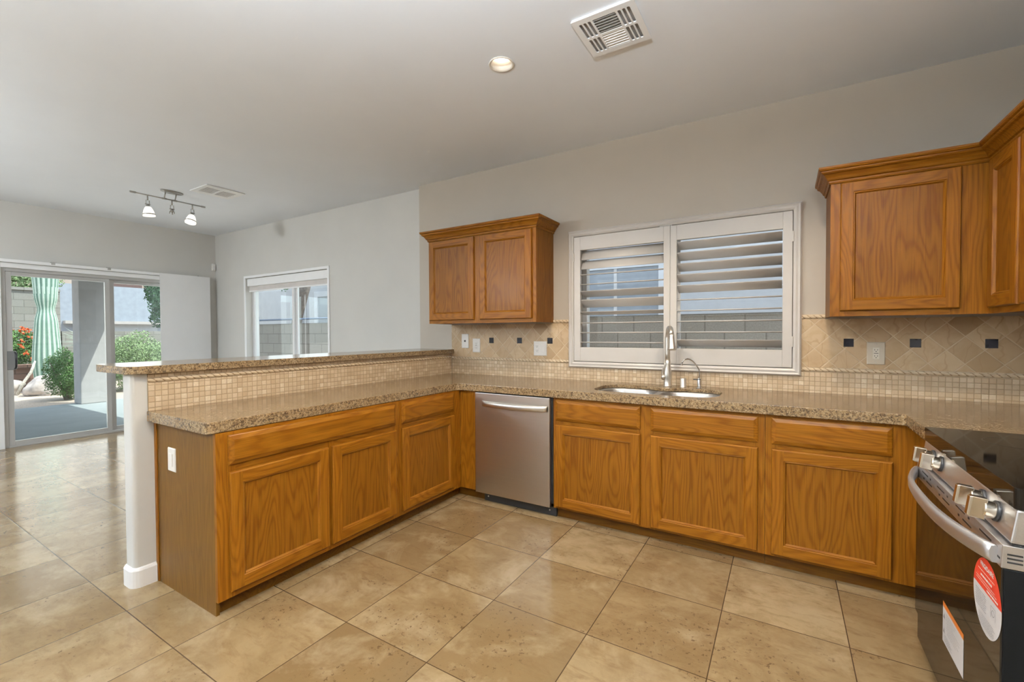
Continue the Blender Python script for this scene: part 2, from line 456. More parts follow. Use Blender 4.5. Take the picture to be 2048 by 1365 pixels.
def build(name, mb, mats, parent=None, bev=0.0, loc=None, seg=2, recalc=True, smooth=False):
    bm = mb.bm
    if recalc: bmesh.ops.recalc_face_normals(bm, faces=bm.faces)
    org = Vector(loc) if loc is not None else (Vector(parent['_o']) if parent is not None and '_o' in parent else Vector((0, 0, 0)))
    if org.length: bmesh.ops.translate(bm, verts=bm.verts, vec=-org)
    me = bpy.data.meshes.new(name); bm.to_mesh(me); bm.free()
    if not isinstance(mats, (list, tuple)): mats = [mats]
    for mm in mats: me.materials.append(M[mm] if isinstance(mm, str) else mm)
    if smooth:
        for p in me.polygons: p.use_smooth = True
    o = bpy.data.objects.new(name, me); COL.objects.link(o)
    if parent is not None:
        o.parent = parent; o['_o'] = parent['_o']
    else:
        o.location = org; o['_o'] = tuple(org)
    if bev:
        b = o.modifiers.new('bevel', 'BEVEL'); b.width = bev; b.segments = seg; b.limit_method = 'ANGLE'; b.angle_limit = math.radians(40)
        b.harden_normals = False
    return o

def tag(o, label, cat, group=None, kind=None):
    o['label'] = label; o['category'] = cat
    if group: o['group'] = group
    if kind: o['kind'] = kind
    return o

def thing(name, loc, label, cat, group=None):
    o = bpy.data.objects.new(name, None); COL.objects.link(o)
    o.location = loc; o['_o'] = tuple(loc); o.empty_display_size = 0.05
    return tag(o, label, cat, group)

def struct(name, mb, mats, **k):
    o = build(name, mb, mats, **k)
    if not k.get('parent'): o['kind'] = 'structure'
    return o

def rrect(x0, x1, y0, y1, r, n=8):
    pts = []
    for cx, cy, a0 in ((x1 - r, y1 - r, 0), (x0 + r, y1 - r, 90), (x0 + r, y0 + r, 180), (x1 - r, y0 + r, 270)):
        for i in range(n + 1):
            a = math.radians(a0 + 90 * i / n); pts.append((cx + r * math.cos(a), cy + r * math.sin(a)))
    return pts

# ------------------------------------------------------------------ room shell
ZC = 2.8675; XF = -7.4; XR = 1.5; YR = -8.0; YD = 0.077; XS = -3.007
KW = (-1.238, 0.343, 1.055, 2.120)         # kitchen window opening x0 x1 z0 z1
DW = (-6.53, -4.63, 0.93, 2.135)           # dining window opening
DO = (-2.20, -0.27, 0.0, 2.10)             # patio door opening (y0 y1 z0 z1)

struct('floor', MB().box(XF - 0.12, XR + 0.2, YR - 0.2, 0.20, -0.12, 0.0), 'floor')
holes = [[(cx + 0.062 * math.cos(2 * math.pi * k / 32), cy + 0.062 * math.sin(2 * math.pi * k / 32)) for k in range(32)] for cx, cy in CAN_POS]
struct('ceiling', MB().extrude([(XF - 0.2, YR - 0.2), (XR + 0.2, YR - 0.2), (XR + 0.2, 0.28), (XF - 0.2, 0.28)], ZC, ZC + 0.10, holes), 'ceiling')
def wall_x(name, x0, x1, y0, y1, op, mat, z1=ZC):
    b = MB()
    a0, a1, c0, c1 = op
    b.box(x0, a0, y0, y1, 0, z1); b.box(a1, x1, y0, y1, 0, z1); b.box(a0, a1, y0, y1, 0, c0); b.box(a0, a1, y0, y1, c1, z1)
    return struct(name, b, mat)
wall_x('wall_back', XS, XR, 0.0, 0.25, KW, 'wall_k')
wall_x('wall_dining', XF - 0.16, XS, YD, 0.25, DW, 'wall')
b = MB(); y0, y1, z0, z1 = DO
b.box(XF - 0.16, XF, YR, y0, 0, ZC); b.box(XF - 0.16, XF, y1, YD, 0, ZC); b.box(XF - 0.16, XF, y0, y1, z1, ZC)
struct('wall_left', b, 'wall')
struct('wall_right', MB().box(XR, XR + 0.2, YR, 0.0, 0, ZC), 'wall_k')
wall_x('wall_rear', XF - 0.16, XR, YR - 0.2, YR, (-6.4, -3.6, 0.9, 2.1), 'wall')
# rear window mullions
b = MB()
for x in (-6.37, -5.0, -3.63): b.box(x - 0.03, x + 0.03, YR - 0.12, YR - 0.06, 0.96, 2.04)
b.box(-6.4, -3.6, YR - 0.12, YR - 0.06, 0.9, 0.96); b.box(-6.4, -3.6, YR - 0.12, YR - 0.06, 2.04, 2.1)
struct('window_3', b, 'vinyl')

# knee wall of the peninsula with its bullnosed end and baseboard
KX0, KX1, KYE = -2.70, -2.585, -2.60
kp = [(KX0, 0.0)] + [(KX0 + 0.022 - 0.022 * math.cos(a), KYE + 0.022 - 0.022 * math.sin(a)) for a in [math.radians(15 * i) for i in range(7)]] \
   + [(KX1 - 0.022 + 0.022 * math.sin(a), KYE + 0.022 - 0.022 * math.cos(a)) for a in [math.radians(15 * i) for i in range(7)]] + [(KX1, 0.0)]
struct('wall_peninsula', MB().extrude(kp, 0.0, 1.113), 'wall')
path = [(KX1, -2.507), (KX1, KYE + 0.03)] + [(KX1 - 0.03 + 0.03 * math.cos(a), KYE + 0.03 - 0.03 * math.sin(a)) for a in [math.radians(18 * i) for i in range(1, 5)]] \
   + [(KX1 - 0.03, KYE), (KX0 + 0.03, KYE)] + [(KX0 + 0.03 - 0.03 * math.sin(a), KYE + 0.03 - 0.03 * math.cos(a)) for a in [math.radians(18 * i) for i in range(1, 5)]] + [(KX0, KYE + 0.03), (KX0, 0.0)]
struct('baseboard_peninsula', MB().sweep(path[::-1], [(0.0, 0.0), (0.016, 0.0), (0.016, 0.088), (0.010, 0.098), (0.004, 0.102), (0.0, 0.102)]), 'white')
bbp = [(0.0, 0.0), (0.014, 0.0), (0.014, 0.085), (0.008, 0.098), (0.0, 0.10)]
struct('baseboard_dining', MB().sweep([(XF, YD), (XS, YD), (XS, 0.0), (KX0, 0.0)], bbp), 'white')
struct('baseboard_left', MB().sweep([(XF, YR), (XF, DO[0] - 0.07)], bbp), 'white')
struct('baseboard_rear', MB().sweep([(XR, YR), (XF, YR)], bbp), 'white')

# ------------------------------------------------------------------ windows
def window_frame(name, x0, x1, z0, z1, y, mat='vinyl', sash=True, xm=None, w=0.045):
    b = MB(); t0, t1 = y - 0.035, y + 0.035
    b.box(x0, x1, t0, t1, z0, z0 + w); b.box(x0, x1, t0, t1, z1 - w, z1); b.box(x0, x0 + w, t0, t1, z0 + w, z1 - w); b.box(x1 - w, x1, t0, t1, z0 + w, z1 - w)
    o = struct(name, b, mat, bev=0.003)
    xm = xm if xm is not None else (x0 + x1) / 2
    build('meeting_stile', MB().box(xm - 0.045, xm - 0.005, y - 0.03, y + 0.0, z0 + w, z1 - w).box(xm - 0.02, xm + 0.03, y + 0.0, y + 0.03, z0 + w, z1 - w), mat, o, 0.003)
    build('glass_pane', MB().box(x0 + w, xm - 0.0455, y - 0.012, y - 0.008, z0 + w, z1 - w), 'glass', o)
    build('glass_pane', MB().box(xm + 0.0305, x1 - w, y + 0.012, y + 0.016, z0 + w, z1 - w), 'glass', o)
    return o
wk = window_frame('window_1', KW[0], KW[1], KW[2], KW[3], 0.19, xm=-0.45)
wd = window_frame('window_2', DW[0], DW[1], DW[2], DW[3], 0.205, xm=-5.50, w=0.05)
build('window_sill', MB().box(DW[0], DW[1], YD - 0.012, 0.17, DW[2] - 0.0, DW[2] + 0.012), 'white', wd, 0.002)
# thin white casing round the dining window
def ring_x(b, x0, x1, z0, z1, w, y0, y1, mi=0):
    b.box(x0 - w, x0, y0, y1, z0 - w, z1 + w, mi); b.box(x1, x1 + w, y0, y1, z0 - w, z1 + w, mi); b.box(x0, x1, y0, y1, z1, z1 + w, mi); b.box(x0, x1, y0, y1, z0 - w, z0, mi)
b = MB(); ring_x(b, DW[0], DW[1], DW[2], DW[3], 0.035, YD - 0.012, YD)
build('window_casing', b, 'white', wd, 0.003)
t = thing('roller_shade', ((DW[0] + DW[1]) / 2, 0.12, 1.93), 'white roller shade rolled up at the top of the dining window', 'window shade')
build('cassette', MB().box(DW[0] + 0.01, DW[1] - 0.01, 0.09, 0.165, 2.02, 2.13), 'white', t, 0.006)
build('shade_fabric', MB().box(DW[0] + 0.02, DW[1] - 0.02, 0.120, 0.124, 1.955, 2.02), plain('shade_fabric', (0.62, 0.58, 0.55), 0.8), t)
build('hem_bar', MB().box(DW[0] + 0.02, DW[1] - 0.02, 0.113, 0.131, 1.938, 1.957), 'white', t, 0.004)

# kitchen shutters -------------------------------------------------
sh = thing('plantation_shutters', (-0.45, -0.01, 1.02), 'white plantation shutters with two louvred panels in the window above the sink', 'window shutters')
ox0, ox1, oz0, oz1 = -1.289, 0.384, 1.022, 2.174
b = MB()
prof = [(0.0, 0.0), (0.0, 0.020), (0.010, 0.032), (0.020, 0.026), (0.034, 0.030), (0.048, 0.022), (0.052, 0.006), (0.052, 0.0)]   # (inset, thickness)
loops = []
for ins, th in prof:
    loops.append([(ox0 + ins, -th, oz0 + ins), (ox1 - ins, -th, oz0 + ins), (ox1 - ins, -th, oz1 - ins), (ox0 + ins, -th, oz1 - ins)])
b.grid(loops, closed_u=True, closed_v=True, smooth=False)
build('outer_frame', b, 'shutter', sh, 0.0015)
def shutter_panel(x0, x1, z0, z1, lx0, lx1, lz0, lz1, tilts):
    b = MB(); ya, yb = -0.026, 0.006
    b.box(x0, lx0, ya, yb, z0, z1); b.box(lx1, x1, ya, yb, z0, z1); b.box(lx0, lx1, ya, yb, z0, lz0); b.box(lx0, lx1, ya, yb, lz1, z1)
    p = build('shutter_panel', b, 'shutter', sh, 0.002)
    n = len(tilts); pit = (lz1 - lz0) / n; yc = 0.012; wd_ = 0.089
    for i, tl in enumerate(tilts):
        zc = lz1 - pit * (i + 0.5); a = math.radians(tl)      # positive: room edge up
        sx = []
        for k in range(16):
            th = 2 * math.pi * k / 16
            e = (math.cos(th) * wd_ / 2, math.sin(th) * 0.0055)
            # room side is -y
            yy = -e[0] * math.cos(a) - e[1] * math.sin(a) * 1; zz = e[0] * math.sin(a) - e[1] * math.cos(a) * 1
            sx.append((yy, zz))
        lb = MB().grid([[(xx, yc + q[0], zc + q[1]) for q in sx] for xx in (lx0 + 0.003, lx1 - 0.003)], closed_u=True, caps=True)
        build('louver', lb, 'shutter', p)
    return p
# view elevation at height z is about (z-1.32)/3.6; a louver turned edge-on to the lens has room edge lower by that angle
def edge_on(z): return -math.degrees(math.atan((z - 1.32) / 3.45))
L = []; R = []
pz = 0.812 / 10
for i in range(10):
    z = 2.005 - pz * (i + 0.5); e = edge_on(z)
    L.append([-68, -60, e, e, 33, 46, 16, e, e, e][i])
    R.append([36, 38, 38, 38, 36, e, e, e, e, 38][i])
shutter_panel(-1.236, -0.4535, 1.076, 2.120, -1.180, -0.500, 1.193, 2.007, L)
shutter_panel(-0.4515, 0.331, 1.076, 2.120, -0.405, 0.276, 1.193, 2.007, R)
for xx in (-1.238, 0.331):
    for zz in (1.25, 1.95):
        build('hinge', MB().box(xx - 0.004, xx + 0.006, -0.031, -0.026, zz - 0.035, zz + 0.035), 'shutter', sh)
build('magnet_catch', MB().box(-0.53, -0.44, -0.028, -0.018, 2.120, 2.126), plain('catch_metal', (0.35, 0.33, 0.3), 0.4, 0.6), sh)

# ------------------------------------------------------------------ patio door
d = struct('door_1', (lambda b: (b.box(XF - 0.12, XF - 0.01, DO[0] , DO[0] + 0.035, 0, DO[3]), b.box(XF - 0.12, XF - 0.01, DO[1] - 0.035, DO[1], 0, DO[3]),
    b.box(XF - 0.12, XF - 0.01, DO[0] + 0.035, DO[1] - 0.035, DO[3] - 0.04, DO[3]), b.box(XF - 0.12, XF - 0.01, DO[0] + 0.035, DO[1] - 0.035, 0, 0.022), b)[-1])(MB()), 'alu', bev=0.002)
def sash(y0, y1, xa, xb, w, zt):
    b = MB(); z0, z1 = 0.022, zt
    b.box(xa, xb, y0, y0 + w, z0, z1); b.box(xa, xb, y1 - w, y1, z0, z1); b.box(xa, xb, y0 + w, y1 - w, z0, z0 + 0.05); b.box(xa, xb, y0 + w, y1 - w, z1 - 0.045, z1)
    p = build('sash', b, 'alu', d, 0.002)
    build('glass_pane', MB().box((xa + xb) / 2 - 0.003, (xa + xb) / 2 + 0.003, y0 + w, y1 - w, z0 + 0.05, z1 - 0.045), 'glass', p)
    return p
s1 = sash(-2.164, -1.225, XF - 0.052, XF - 0.018, 0.050, 2.058)
s2 = sash(-1.214, -0.307, XF - 0.105, XF - 0.070, 0.050, 2.058)
hb = MB()
hp = [(0.0, 0.925), (0.035, 0.93), (0.05, 0.95), (0.055, 1.0), (0.055, 1.05), (0.05, 1.095), (0.035, 1.11), (0.0, 1.115)]
hb.tube([(XF - 0.018 + a, -2.100, z) for a, z in hp], 0.010, 8)
h = build('door_handle', hb, 'blackp', s1); h['label'] = 'black loop pull handle'
build('handle_plate', MB().box(XF - 0.020, XF - 0.012, -2.162, -2.090, 0.91, 1.13), plain('handle_plate', (0.25, 0.25, 0.25), 0.4, 0.5), s1, 0.003)
# wall return trims round the door
b = MB(); b.box(XF, XF + 0.012, DO[0] - 0.07, DO[0], 0, DO[3] + 0.055); b.box(XF, XF + 0.012, DO[0] - 0.0, DO[1] + 0.0, DO[3], DO[3] + 0.055)
struct('trim_1', b, 'white', bev=0.003)

# sliding panel blind stacked at the right of the door
pb = thing('panel_blind', (XF + 0.05, -0.37, 0.03), 'white sliding panel blind stacked at the right side of the patio door', 'blind')
build('head_rail', MB().box(XF + 0.014, XF + 0.055, -2.35, -0.035, 2.160, 2.196), 'white', pb, 0.004)
for yy in (-1.775, -1.245, -0.17):
    build('wall_bracket', MB().box(XF + 0.005, XF + 0.05, yy - 0.018, yy + 0.018, 2.196, 2.206).box(XF + 0.05, XF + 0.056, yy - 0.018, yy + 0.018, 2.172, 2.206), plain('bracket_metal', (0.55, 0.55, 0.54), 0.35, 0.8), pb, 0.001)
for i in range(3):
    xx = XF + 0.062 + 0.012 * i
    build('fabric_panel', MB().box(xx, xx + 0.003, -0.700 + 0.010 * (2 - i), -0.040 - 0.004 * i, 0.045, 2.196 - 0.002 * i), plain('blind_fabric', (0.80, 0.80, 0.80), 0.8, var=0.01), pb)
    build('bottom_bar', MB().box(xx - 0.002, xx + 0.005, -0.700 + 0.010 * (2 - i), -0.040 - 0.004 * i, 0.03, 0.045), 'white', pb)

ms = thing('motion_sensor', (XF + 0.03, YD - 0.03, 2.31), 'small white motion sensor in the far corner beside the blind', 'sensor')
build('housing', MB().box(XF + 0.001, XF + 0.034, YD - 0.062, YD - 0.012, 2.31, 2.42), 'plastic', ms, 0.006)
build('lens', MB().box(XF + 0.034, XF + 0.038, YD - 0.052, YD - 0.022, 2.33, 2.365), 'white', ms, 0.001)

# ------------------------------------------------------------------ cabinets
def F_back(yf):  return lambda u, v, w: (u, yf - w, v)     # faces -y
def F_pen(xf):   return lambda u, v, w: (xf + w, u, v)     # faces +x
def F_side(xf):  return lambda u, v, w: (xf - w, u, v)     # faces -x
def door_front(parent, F, u0, u1, v0, v1, hor, th=0.020, sw=0.058):
    """five piece door: stiles and rails, stepped bead, recessed veneer panel"""
    b = MB()
    e = 0.006
    # frame lumber
    for (a0, a1, c0, c1, mi) in ((u0 + e, u0 + sw, v0 + e, v1 - e, 0), (u1 - sw, u1 - e, v0 + e, v1 - e, 0), (u0 + sw, u1 - sw, v0 + e, v0 + sw, 1), (u0 + sw, u1 - sw, v1 - sw, v1 - e, 1)):
        b.mbox(F, a0, a1, c0, c1, 0.0, th, mi)
    def ring(ins_th, mi_s=0, mi_r=1):
        for k in range(len(ins_th) - 1):
            (i0, t0), (i1, t1) = ins_th[k], ins_th[k + 1]
            A = [(u0 + i0, v0 + i0), (u1 - i0, v0 + i0), (u1 - i0, v1 - i0), (u0 + i0, v1 - i0)]
            B = [(u0 + i1, v0 + i1), (u1 - i1, v0 + i1), (u1 - i1, v1 - i1), (u0 + i1, v1 - i1)]
            for q in range(4):
                r = (q + 1) % 4
                b.face([F(*A[q], t0), F(*A[r], t0), F(*B[r], t1), F(*B[q], t1)], mi_r if q % 2 == 0 else mi_s)
    ring([(0.0, 0.001), (0.0, th * 0.55), (e * 0.35, th * 0.85), (e, th)])
    ring([(sw, th), (sw + 0.003, th - 0.004), (sw + 0.007, th - 0.003), (sw + 0.012, th - 0.010), (sw + 0.014, th - 0.012)])
    dd = build('door', b, ['oak_z', hor], parent, recalc=True)
    i = sw + 0.0135
    build('door_panel', MB().mbox(F, u0 + i - 0.01, u1 - i + 0.01, v0 + i - 0.01, v1 - i + 0.01, 0.001, th - 0.012), 'oak_panel', dd)
    return dd
def drawer_front(parent, F, u0, u1, v0, v1, hor, name='drawer_front', th=0.020):
    b = MB(); loops = []
    for ins, t_ in ((0.0, 0.0), (0.0, th * 0.45), (0.004, th * 0.62), (0.019, th * 0.93), (0.022, th)):
        loops.append([F(u0 + ins, v0 + ins, t_), F(u1 - ins, v0 + ins, t_), F(u1 - ins, v1 - ins, t_), F(u0 + ins, v1 - ins, t_)])
    b.grid(loops, closed_u=True, smooth=False, caps=True)
    return build(name, b, [hor], parent)

ZB, ZT = 0.068, 0.858         # face frame bottom / carcass top
def face_frame(parent, F, u0, u1, vs, us, z0=ZB, z1=ZT, hor='oak_x', depth=0.02):
    """stiles at us (pairs), rails between at vs (pairs)"""
    b = MB()
    for a, c in us: b.mbox(F, a, c, z0, z1, -depth, 0.0, 0)
    for k in range(len(us) - 1):
        for a, c in vs: b.mbox(F, us[k][1], us[k + 1][0], a, c, -depth + 0.0006, -0.0006, 1)
    return build('face_frame', b, ['oak_z', hor], parent)
RV = [(ZB, 0.100), (0.655, 0.705), (0.832, ZT)]

# -- sink run (faces -y), face at y=-0.68, doors proud by 20 mm
YF = -0.680; FB = F_back(YF)
def carcass(parent, x0, x1, y0, y1, z0=ZB, z1=ZT, top=True):
    b = MB(); t_ = 0.016
    b.box(x0, x0 + t_, y0, y1, z0, z1); b.box(x1 - t_, x1, y0, y1, z0, z1); b.box(x0 + t_, x1 - t_, y0, y1, z0, z0 + t_)
    return b
c = thing('base_cabinet', (-0.46, -0.34, 0.0), 'oak sink base cabinet with two doors, directly right of the dishwasher', 'cabinet', 'oak base cabinets')
build('body', carcass(c, -1.112, 0.198, YF + 0.02, -0.003).box(-1.096, 0.182, -0.012, -0.003, ZB + 0.016, ZT), 'oak_z', c)
face_frame(c, FB, -1.112, 0.198, RV, [(-1.112, -1.062), (-0.520, -0.405), (0.140, 0.198)])
drawer_front(c, FB, -1.093, -0.495, 0.696, 0.842, 'oak_x'); drawer_front(c, FB, -0.430, 0.164, 0.696, 0.842, 'oak_x')
door_front(c, FB, -1.093, -0.495, 0.083, 0.668, 'oak_x'); door_front(c, FB, -0.430, 0.164, 0.083, 0.668, 'oak_x')
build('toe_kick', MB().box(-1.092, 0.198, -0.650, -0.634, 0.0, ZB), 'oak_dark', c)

c = thing('base_cabinet', (0.53, -0.34, 0.0), 'oak base cabinet with one door, in the corner nearest the range', 'cabinet', 'oak base cabinets')
build('body', carcass(c, 0.200, 0.863, YF + 0.02, -0.003), 'oak_z', c)
face_frame(c, FB, 0.200, 0.865, RV, [(0.200, 0.258), (0.715, 0.866)])
build('corner_panel', MB().box(0.848, 0.866, -1.062, YF - 0.001, ZB, ZT), 'oak_z', c)
drawer_front(c, FB, 0.229, 0.746, 0.696, 0.842, 'oak_x'); door_front(c, FB, 0.230, 0.748, 0.083, 0.670, 'oak_x')
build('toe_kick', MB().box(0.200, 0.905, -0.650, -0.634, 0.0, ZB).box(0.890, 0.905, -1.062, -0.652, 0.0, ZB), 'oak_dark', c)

c = thing('corner_filler', (-1.87, -0.66, 0.0), 'oak filler stile in the inner corner left of the dishwasher', 'cabinet filler')
build('stile', MB().box(-1.950, -1.794, YF, YF + 0.02, ZB, ZT), 'oak_z', c, 0.0015)
build('side_panel', MB().box(-1.812, -1.794, YF + 0.021, -0.01, ZB, ZT), 'oak_z', c)
build('toe_kick', MB().box(-1.985, -1.728, -0.650, -0.634, 0.0, ZB), 'oak_dark', c)

# -- peninsula (faces +x)
XP = -1.950; FP = F_pen(XP)
RP = [(ZB, 0.115), (0.655, 0.705), (0.832, ZT)]
c = thing('base_cabinet', (-2.27, -1.93, 0.0), 'oak peninsula end cabinet with one wide drawer front above two doors', 'cabinet', 'oak base cabinets')
b = MB()
b.extrude([(KX1 + 0.002, -2.500), (XP - 0.02, -2.500), (XP - 0.02, -2.484), (KX1 + 0.002, -2.484)], 0.0, ZT)
build('end_panel', b, 'end_veneer_shaded', c)
build('side_panel', MB().box(KX1 + 0.002, XP - 0.02, -1.372, -1.356, ZB, ZT), 'oak_z', c)
build('end_skirt', MB().box(XP - 0.020, XP - 0.0, -2.500, -2.482, ZB, ZT), 'oak_z', c)
build('back_stile', MB().box(KX1 + 0.002, KX1 + 0.028, -2.506, -2.500, 0.0, ZT), 'oak_z', c, 0.002)
face_frame(c, FP, -2.482, -1.356, RP, [(-2.482, -2.415), (-1.925, -1.865), (-1.412, -1.356)], hor='oak_y')
drawer_front(c, FP, -2.448, -1.392, 0.702, 0.842, 'oak_y')
door_front(c, FP, -2.448, -1.912, 0.098, 0.668, 'oak_y'); door_front(c, FP, -1.890, -1.392, 0.098, 0.668, 'oak_y')
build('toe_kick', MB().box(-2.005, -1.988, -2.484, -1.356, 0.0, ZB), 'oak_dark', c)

c = thing('base_cabinet', (-2.27, -1.03, 0.0), 'narrow oak peninsula cabinet with one drawer over one door by the inner corner', 'cabinet', 'oak base cabinets')
for ya in (-1.354, -0.72): build('side_panel', MB().box(KX1 + 0.002, XP - 0.02, ya, ya + 0.016, ZB, ZT), 'oak_z', c)
face_frame(c, FP, -1.354, -0.682, RP, [(-1.354, -1.302), (-0.800, -0.681)], hor='oak_y')
drawer_front(c, FP, -1.334, -0.772, 0.702, 0.842, 'oak_y'); door_front(c, FP, -1.334, -0.772, 0.098, 0.668, 'oak_y')
build('toe_kick', MB().box(-2.005, -1.988, -1.354, -0.652, 0.0, ZB), 'oak_dark', c)

# -- upper cabinets
CROWN = [(0.0, 2.176), (0.006, 2.176), (0.010, 2.184), (0.010, 2.192), (0.018, 2.197), (0.024, 2.210), (0.036, 2.226), (0.046, 2.232), (0.050, 2.238), (0.050, 2.244), (0.058, 2.248), (0.062, 2.256), (0.062, 2.266), (0.0, 2.266)]
ZU0, ZU1 = 1.405, 2.205
YU = -0.3225; FU = F_back(YU)
RU = [(ZU0, 1.455), (2.170, ZU1)]
c = thing('upper_cabinet', (-2.015, -0.16, ZU0), 'oak wall cabinet with two doors, left of the shuttered window', 'cabinet', 'oak wall cabinets')
b = MB()
b.box(-2.590, -2.574, YU + 0.02, -0.002, ZU0, ZU1); b.box(-1.456, -1.440, YU + 0.02, -0.002, ZU0, ZU1)
b.box(-2.574, -1.456, YU + 0.02, -0.002, ZU0 + 0.012, ZU0 + 0.028); b.box(-2.574, -1.456, YU + 0.02, -0.002, ZU1 - 0.016, ZU1)
build('body', b, 'oak_panel', c)
face_frame(c, FU, -2.590, -1.440, RU, [(-2.590, -2.548), (-2.085, -1.960), (-1.508, -1.440)], ZU0, ZU1)
door_front(c, FU, -2.578, -2.058, 1.436, 2.172, 'oak_x', th=0.019); door_front(c, FU, -1.996, -1.476, 1.436, 2.172, 'oak_x', th=0.019)
build('crown_moulding', MB().sweep([(-2.590, -0.002), (-2.590, YU), (-1.440, YU), (-1.440, -0.002)], CROWN[::1]), 'oak_x', c)

c = thing('upper_cabinet', (0.84, -0.16, ZU0), 'oak wall cabinet with one door, right of the shuttered window', 'cabinet', 'oak wall cabinets')
build('side_panel', MB().box(0.514, 0.530, YU + 0.02, -0.002, ZU0, ZU1), 'oak_panel', c)
build('bottom_panel', MB().box(0.531, 1.498, YU + 0.02, -0.002, ZU0 + 0.012, ZU0 + 0.028), 'oak_panel', c)
face_frame(c, FU, 0.514, 1.178, RU, [(0.514, 0.595), (1.030, 1.177)], ZU0, ZU1)
door_front(c, FU, 0.560, 1.068, 1.436, 2.172, 'oak_x', th=0.019)

XU = 1.178; FS = F_side(XU)
c = thing('upper_cabinet', (1.34, -0.69, ZU0), 'oak wall cabinet on the right wall, cut off by the picture edge', 'cabinet', 'oak wall cabinets')
b = MB(); b.box(XU + 0.02, 1.498, -1.06, YU - 0.002, ZU0 + 0.012, ZU0 + 0.028); b.box(XU + 0.02, 1.498, -1.06, -1.044, ZU0 + 0.028, ZU1)
build('body', b, 'oak_panel', c)
face_frame(c, FS, -1.06, YU, RU, [(-1.06, -1.02), (-0.74, -0.66), (-0.372, YU - 0.001)], ZU0, ZU1, hor='oak_y')
door_front(c, FS, -0.682, -0.356, 1.436, 2.172, 'oak_y', th=0.019); door_front(c, FS, -1.045, -0.715, 1.436, 2.172, 'oak_y', th=0.019)
cm = MB().sweep([(0.514, -0.002), (0.514, YU), (XU, YU), (XU, -1.06)], CROWN)
tag(build('crown_moulding', cm, 'oak_x', loc=(0.85, -0.35, 2.176)), 'oak crown moulding turning the corner over the right-hand wall cabinets', 'moulding')

# ------------------------------------------------------------------ worktop, sink
CZ0, CZ1 = 0.860, 0.914
r_ = 0.045
cor = [(-1.955 + 0.045 - 0.045 * math.cos(a), -0.7525 + 0.045 * math.sin(a)) for a in [math.radians(x) for x in (0, 30, 60, 90)]]
SX0, SX1, SY0, SY1 = -0.885, -0.060, -0.600, -0.165
hole = rrect(SX0, SX1, SY0, SY1, 0.15, 10)
hole2 = []
pts = rrect(SX0, SX1, SY0, SY1, 0.15, 10)
# back edge dips forward behind the faucet
n = len(pts)
for i, p in enumerate(pts):
    hole2.append(p)
    q = pts[(i + 1) % n]
    if abs(p[1] - SY1) < 1e-6 and abs(q[1] - SY1) < 1e-6:
        for k in range(1, 20):
            x = p[0] + (q[0] - p[0]) * k / 20
            hole2.append((x, SY1 - 0.055 * math.exp(-((x + 0.455) / 0.11) ** 2)))
outl = [(KX1 + 0.001, -2.535), (-1.975, -2.535), (-1.960, -2.530), (-1.955, -2.515)] + cor + [(0.775, -0.7075), (0.785, -0.712), (0.790, -0.722), (0.790, -1.066), (XR - 0.001, -1.066), (XR - 0.001, -0.001), (KX1 + 0.001, -0.001)]
ctm = MB(); cut = [(-0.930, -0.640), (-0.015, -0.640), (-0.015, -0.100), (-0.930, -0.100)]
def fill(mb, lps, z):
    es = []
    for lp in lps:
        v = [mb.bm.verts.new((p[0], p[1], z)) for p in lp]
        es += [mb.bm.edges.new((v[i], v[(i + 1) % len(v)])) for i in range(len(v))]
    bmesh.ops.triangle_fill(mb.bm, edges=es, use_beauty=True)
def side(mb, lp, z0, z1):
    for i in range(len(lp)):
        a, b_ = lp[i], lp[(i + 1) % len(lp)]
        mb.face([(a[0], a[1], z0), (b_[0], b_[1], z0), (b_[0], b_[1], z1), (a[0], a[1], z1)])
fill(ctm, [outl, hole2], CZ1); fill(ctm, [outl, cut], CZ0); fill(ctm, [cut, hole2], 0.890)
side(ctm, outl, CZ0, CZ1); side(ctm, hole2, 0.890, CZ1); side(ctm, cut, CZ0, 0.890)
bmesh.ops.remove_doubles(ctm.bm, verts=ctm.bm.verts, dist=1e-5)
ct = build('worktop', ctm, 'granite', loc=(-0.5, -0.35, CZ0), bev=0.005, seg=3)
tag(ct, 'speckled brown granite worktop running round the kitchen on the base cabinets', 'worktop')

bt = MB().extrude([(-3.03, -0.0015)] + [(-3.03 + 0.07 - 0.07 * math.cos(a), -2.625 + 0.07 - 0.07 * math.sin(a)) for a in [math.radians(x) for x in range(0, 91, 15)]]
     + [(-2.548 - 0.07 + 0.07 * math.sin(a), -2.625 + 0.07 - 0.07 * math.cos(a)) for a in [math.radians(x) for x in range(0, 91, 15)]] + [(-2.548, -0.0015)], 1.114, 1.154)
bo = build('bar_top', bt, 'granite', loc=(-2.79, -1.3, 1.114), bev=0.008, seg=3)
tag(bo, 'raised granite bar top capping the peninsula half wall', 'bar top')

sk = thing('kitchen_sink', (-0.47, -0.38, 0.66), 'stainless steel double bowl sink set under the granite', 'sink')
def sdr(x, y, x0, x1, y0, y1, r):
    qx = abs(x - (x0 + x1) / 2) - (x1 - x0) / 2 + r; qy = abs(y - (y0 + y1) / 2) - (y1 - y0) / 2 + r
    return math.hypot(max(qx, 0), max(qy, 0)) + min(max(qx, qy), 0) - r
def bowlz(x, y, bx):
    dd = -sdr(x, y, *bx, 0.12)
    s_ = min(1, max(0, dd / 0.045)); s_ = s_ * s_ * (3 - 2 * s_)
    return s_
BL = (-0.870, -0.485, -0.590, -0.178); BR = (-0.450, -0.075, -0.590, -0.178)
rows = []
nx, ny = 150, 84
for j in range(ny + 1):
    y = -0.625 + j * (0.48 / ny); rw = []
    for i in range(nx + 1):
        x = -0.905 + i * (0.865 / nx)
        a = bowlz(x, y, BL); c_ = bowlz(x, y, BR)
        rw.append((x, y, 0.8885 - 0.21 * a - 0.17 * c_ - 0.004 * (1 if (a + c_) > 0 else 0)))
    rows.append(rw)
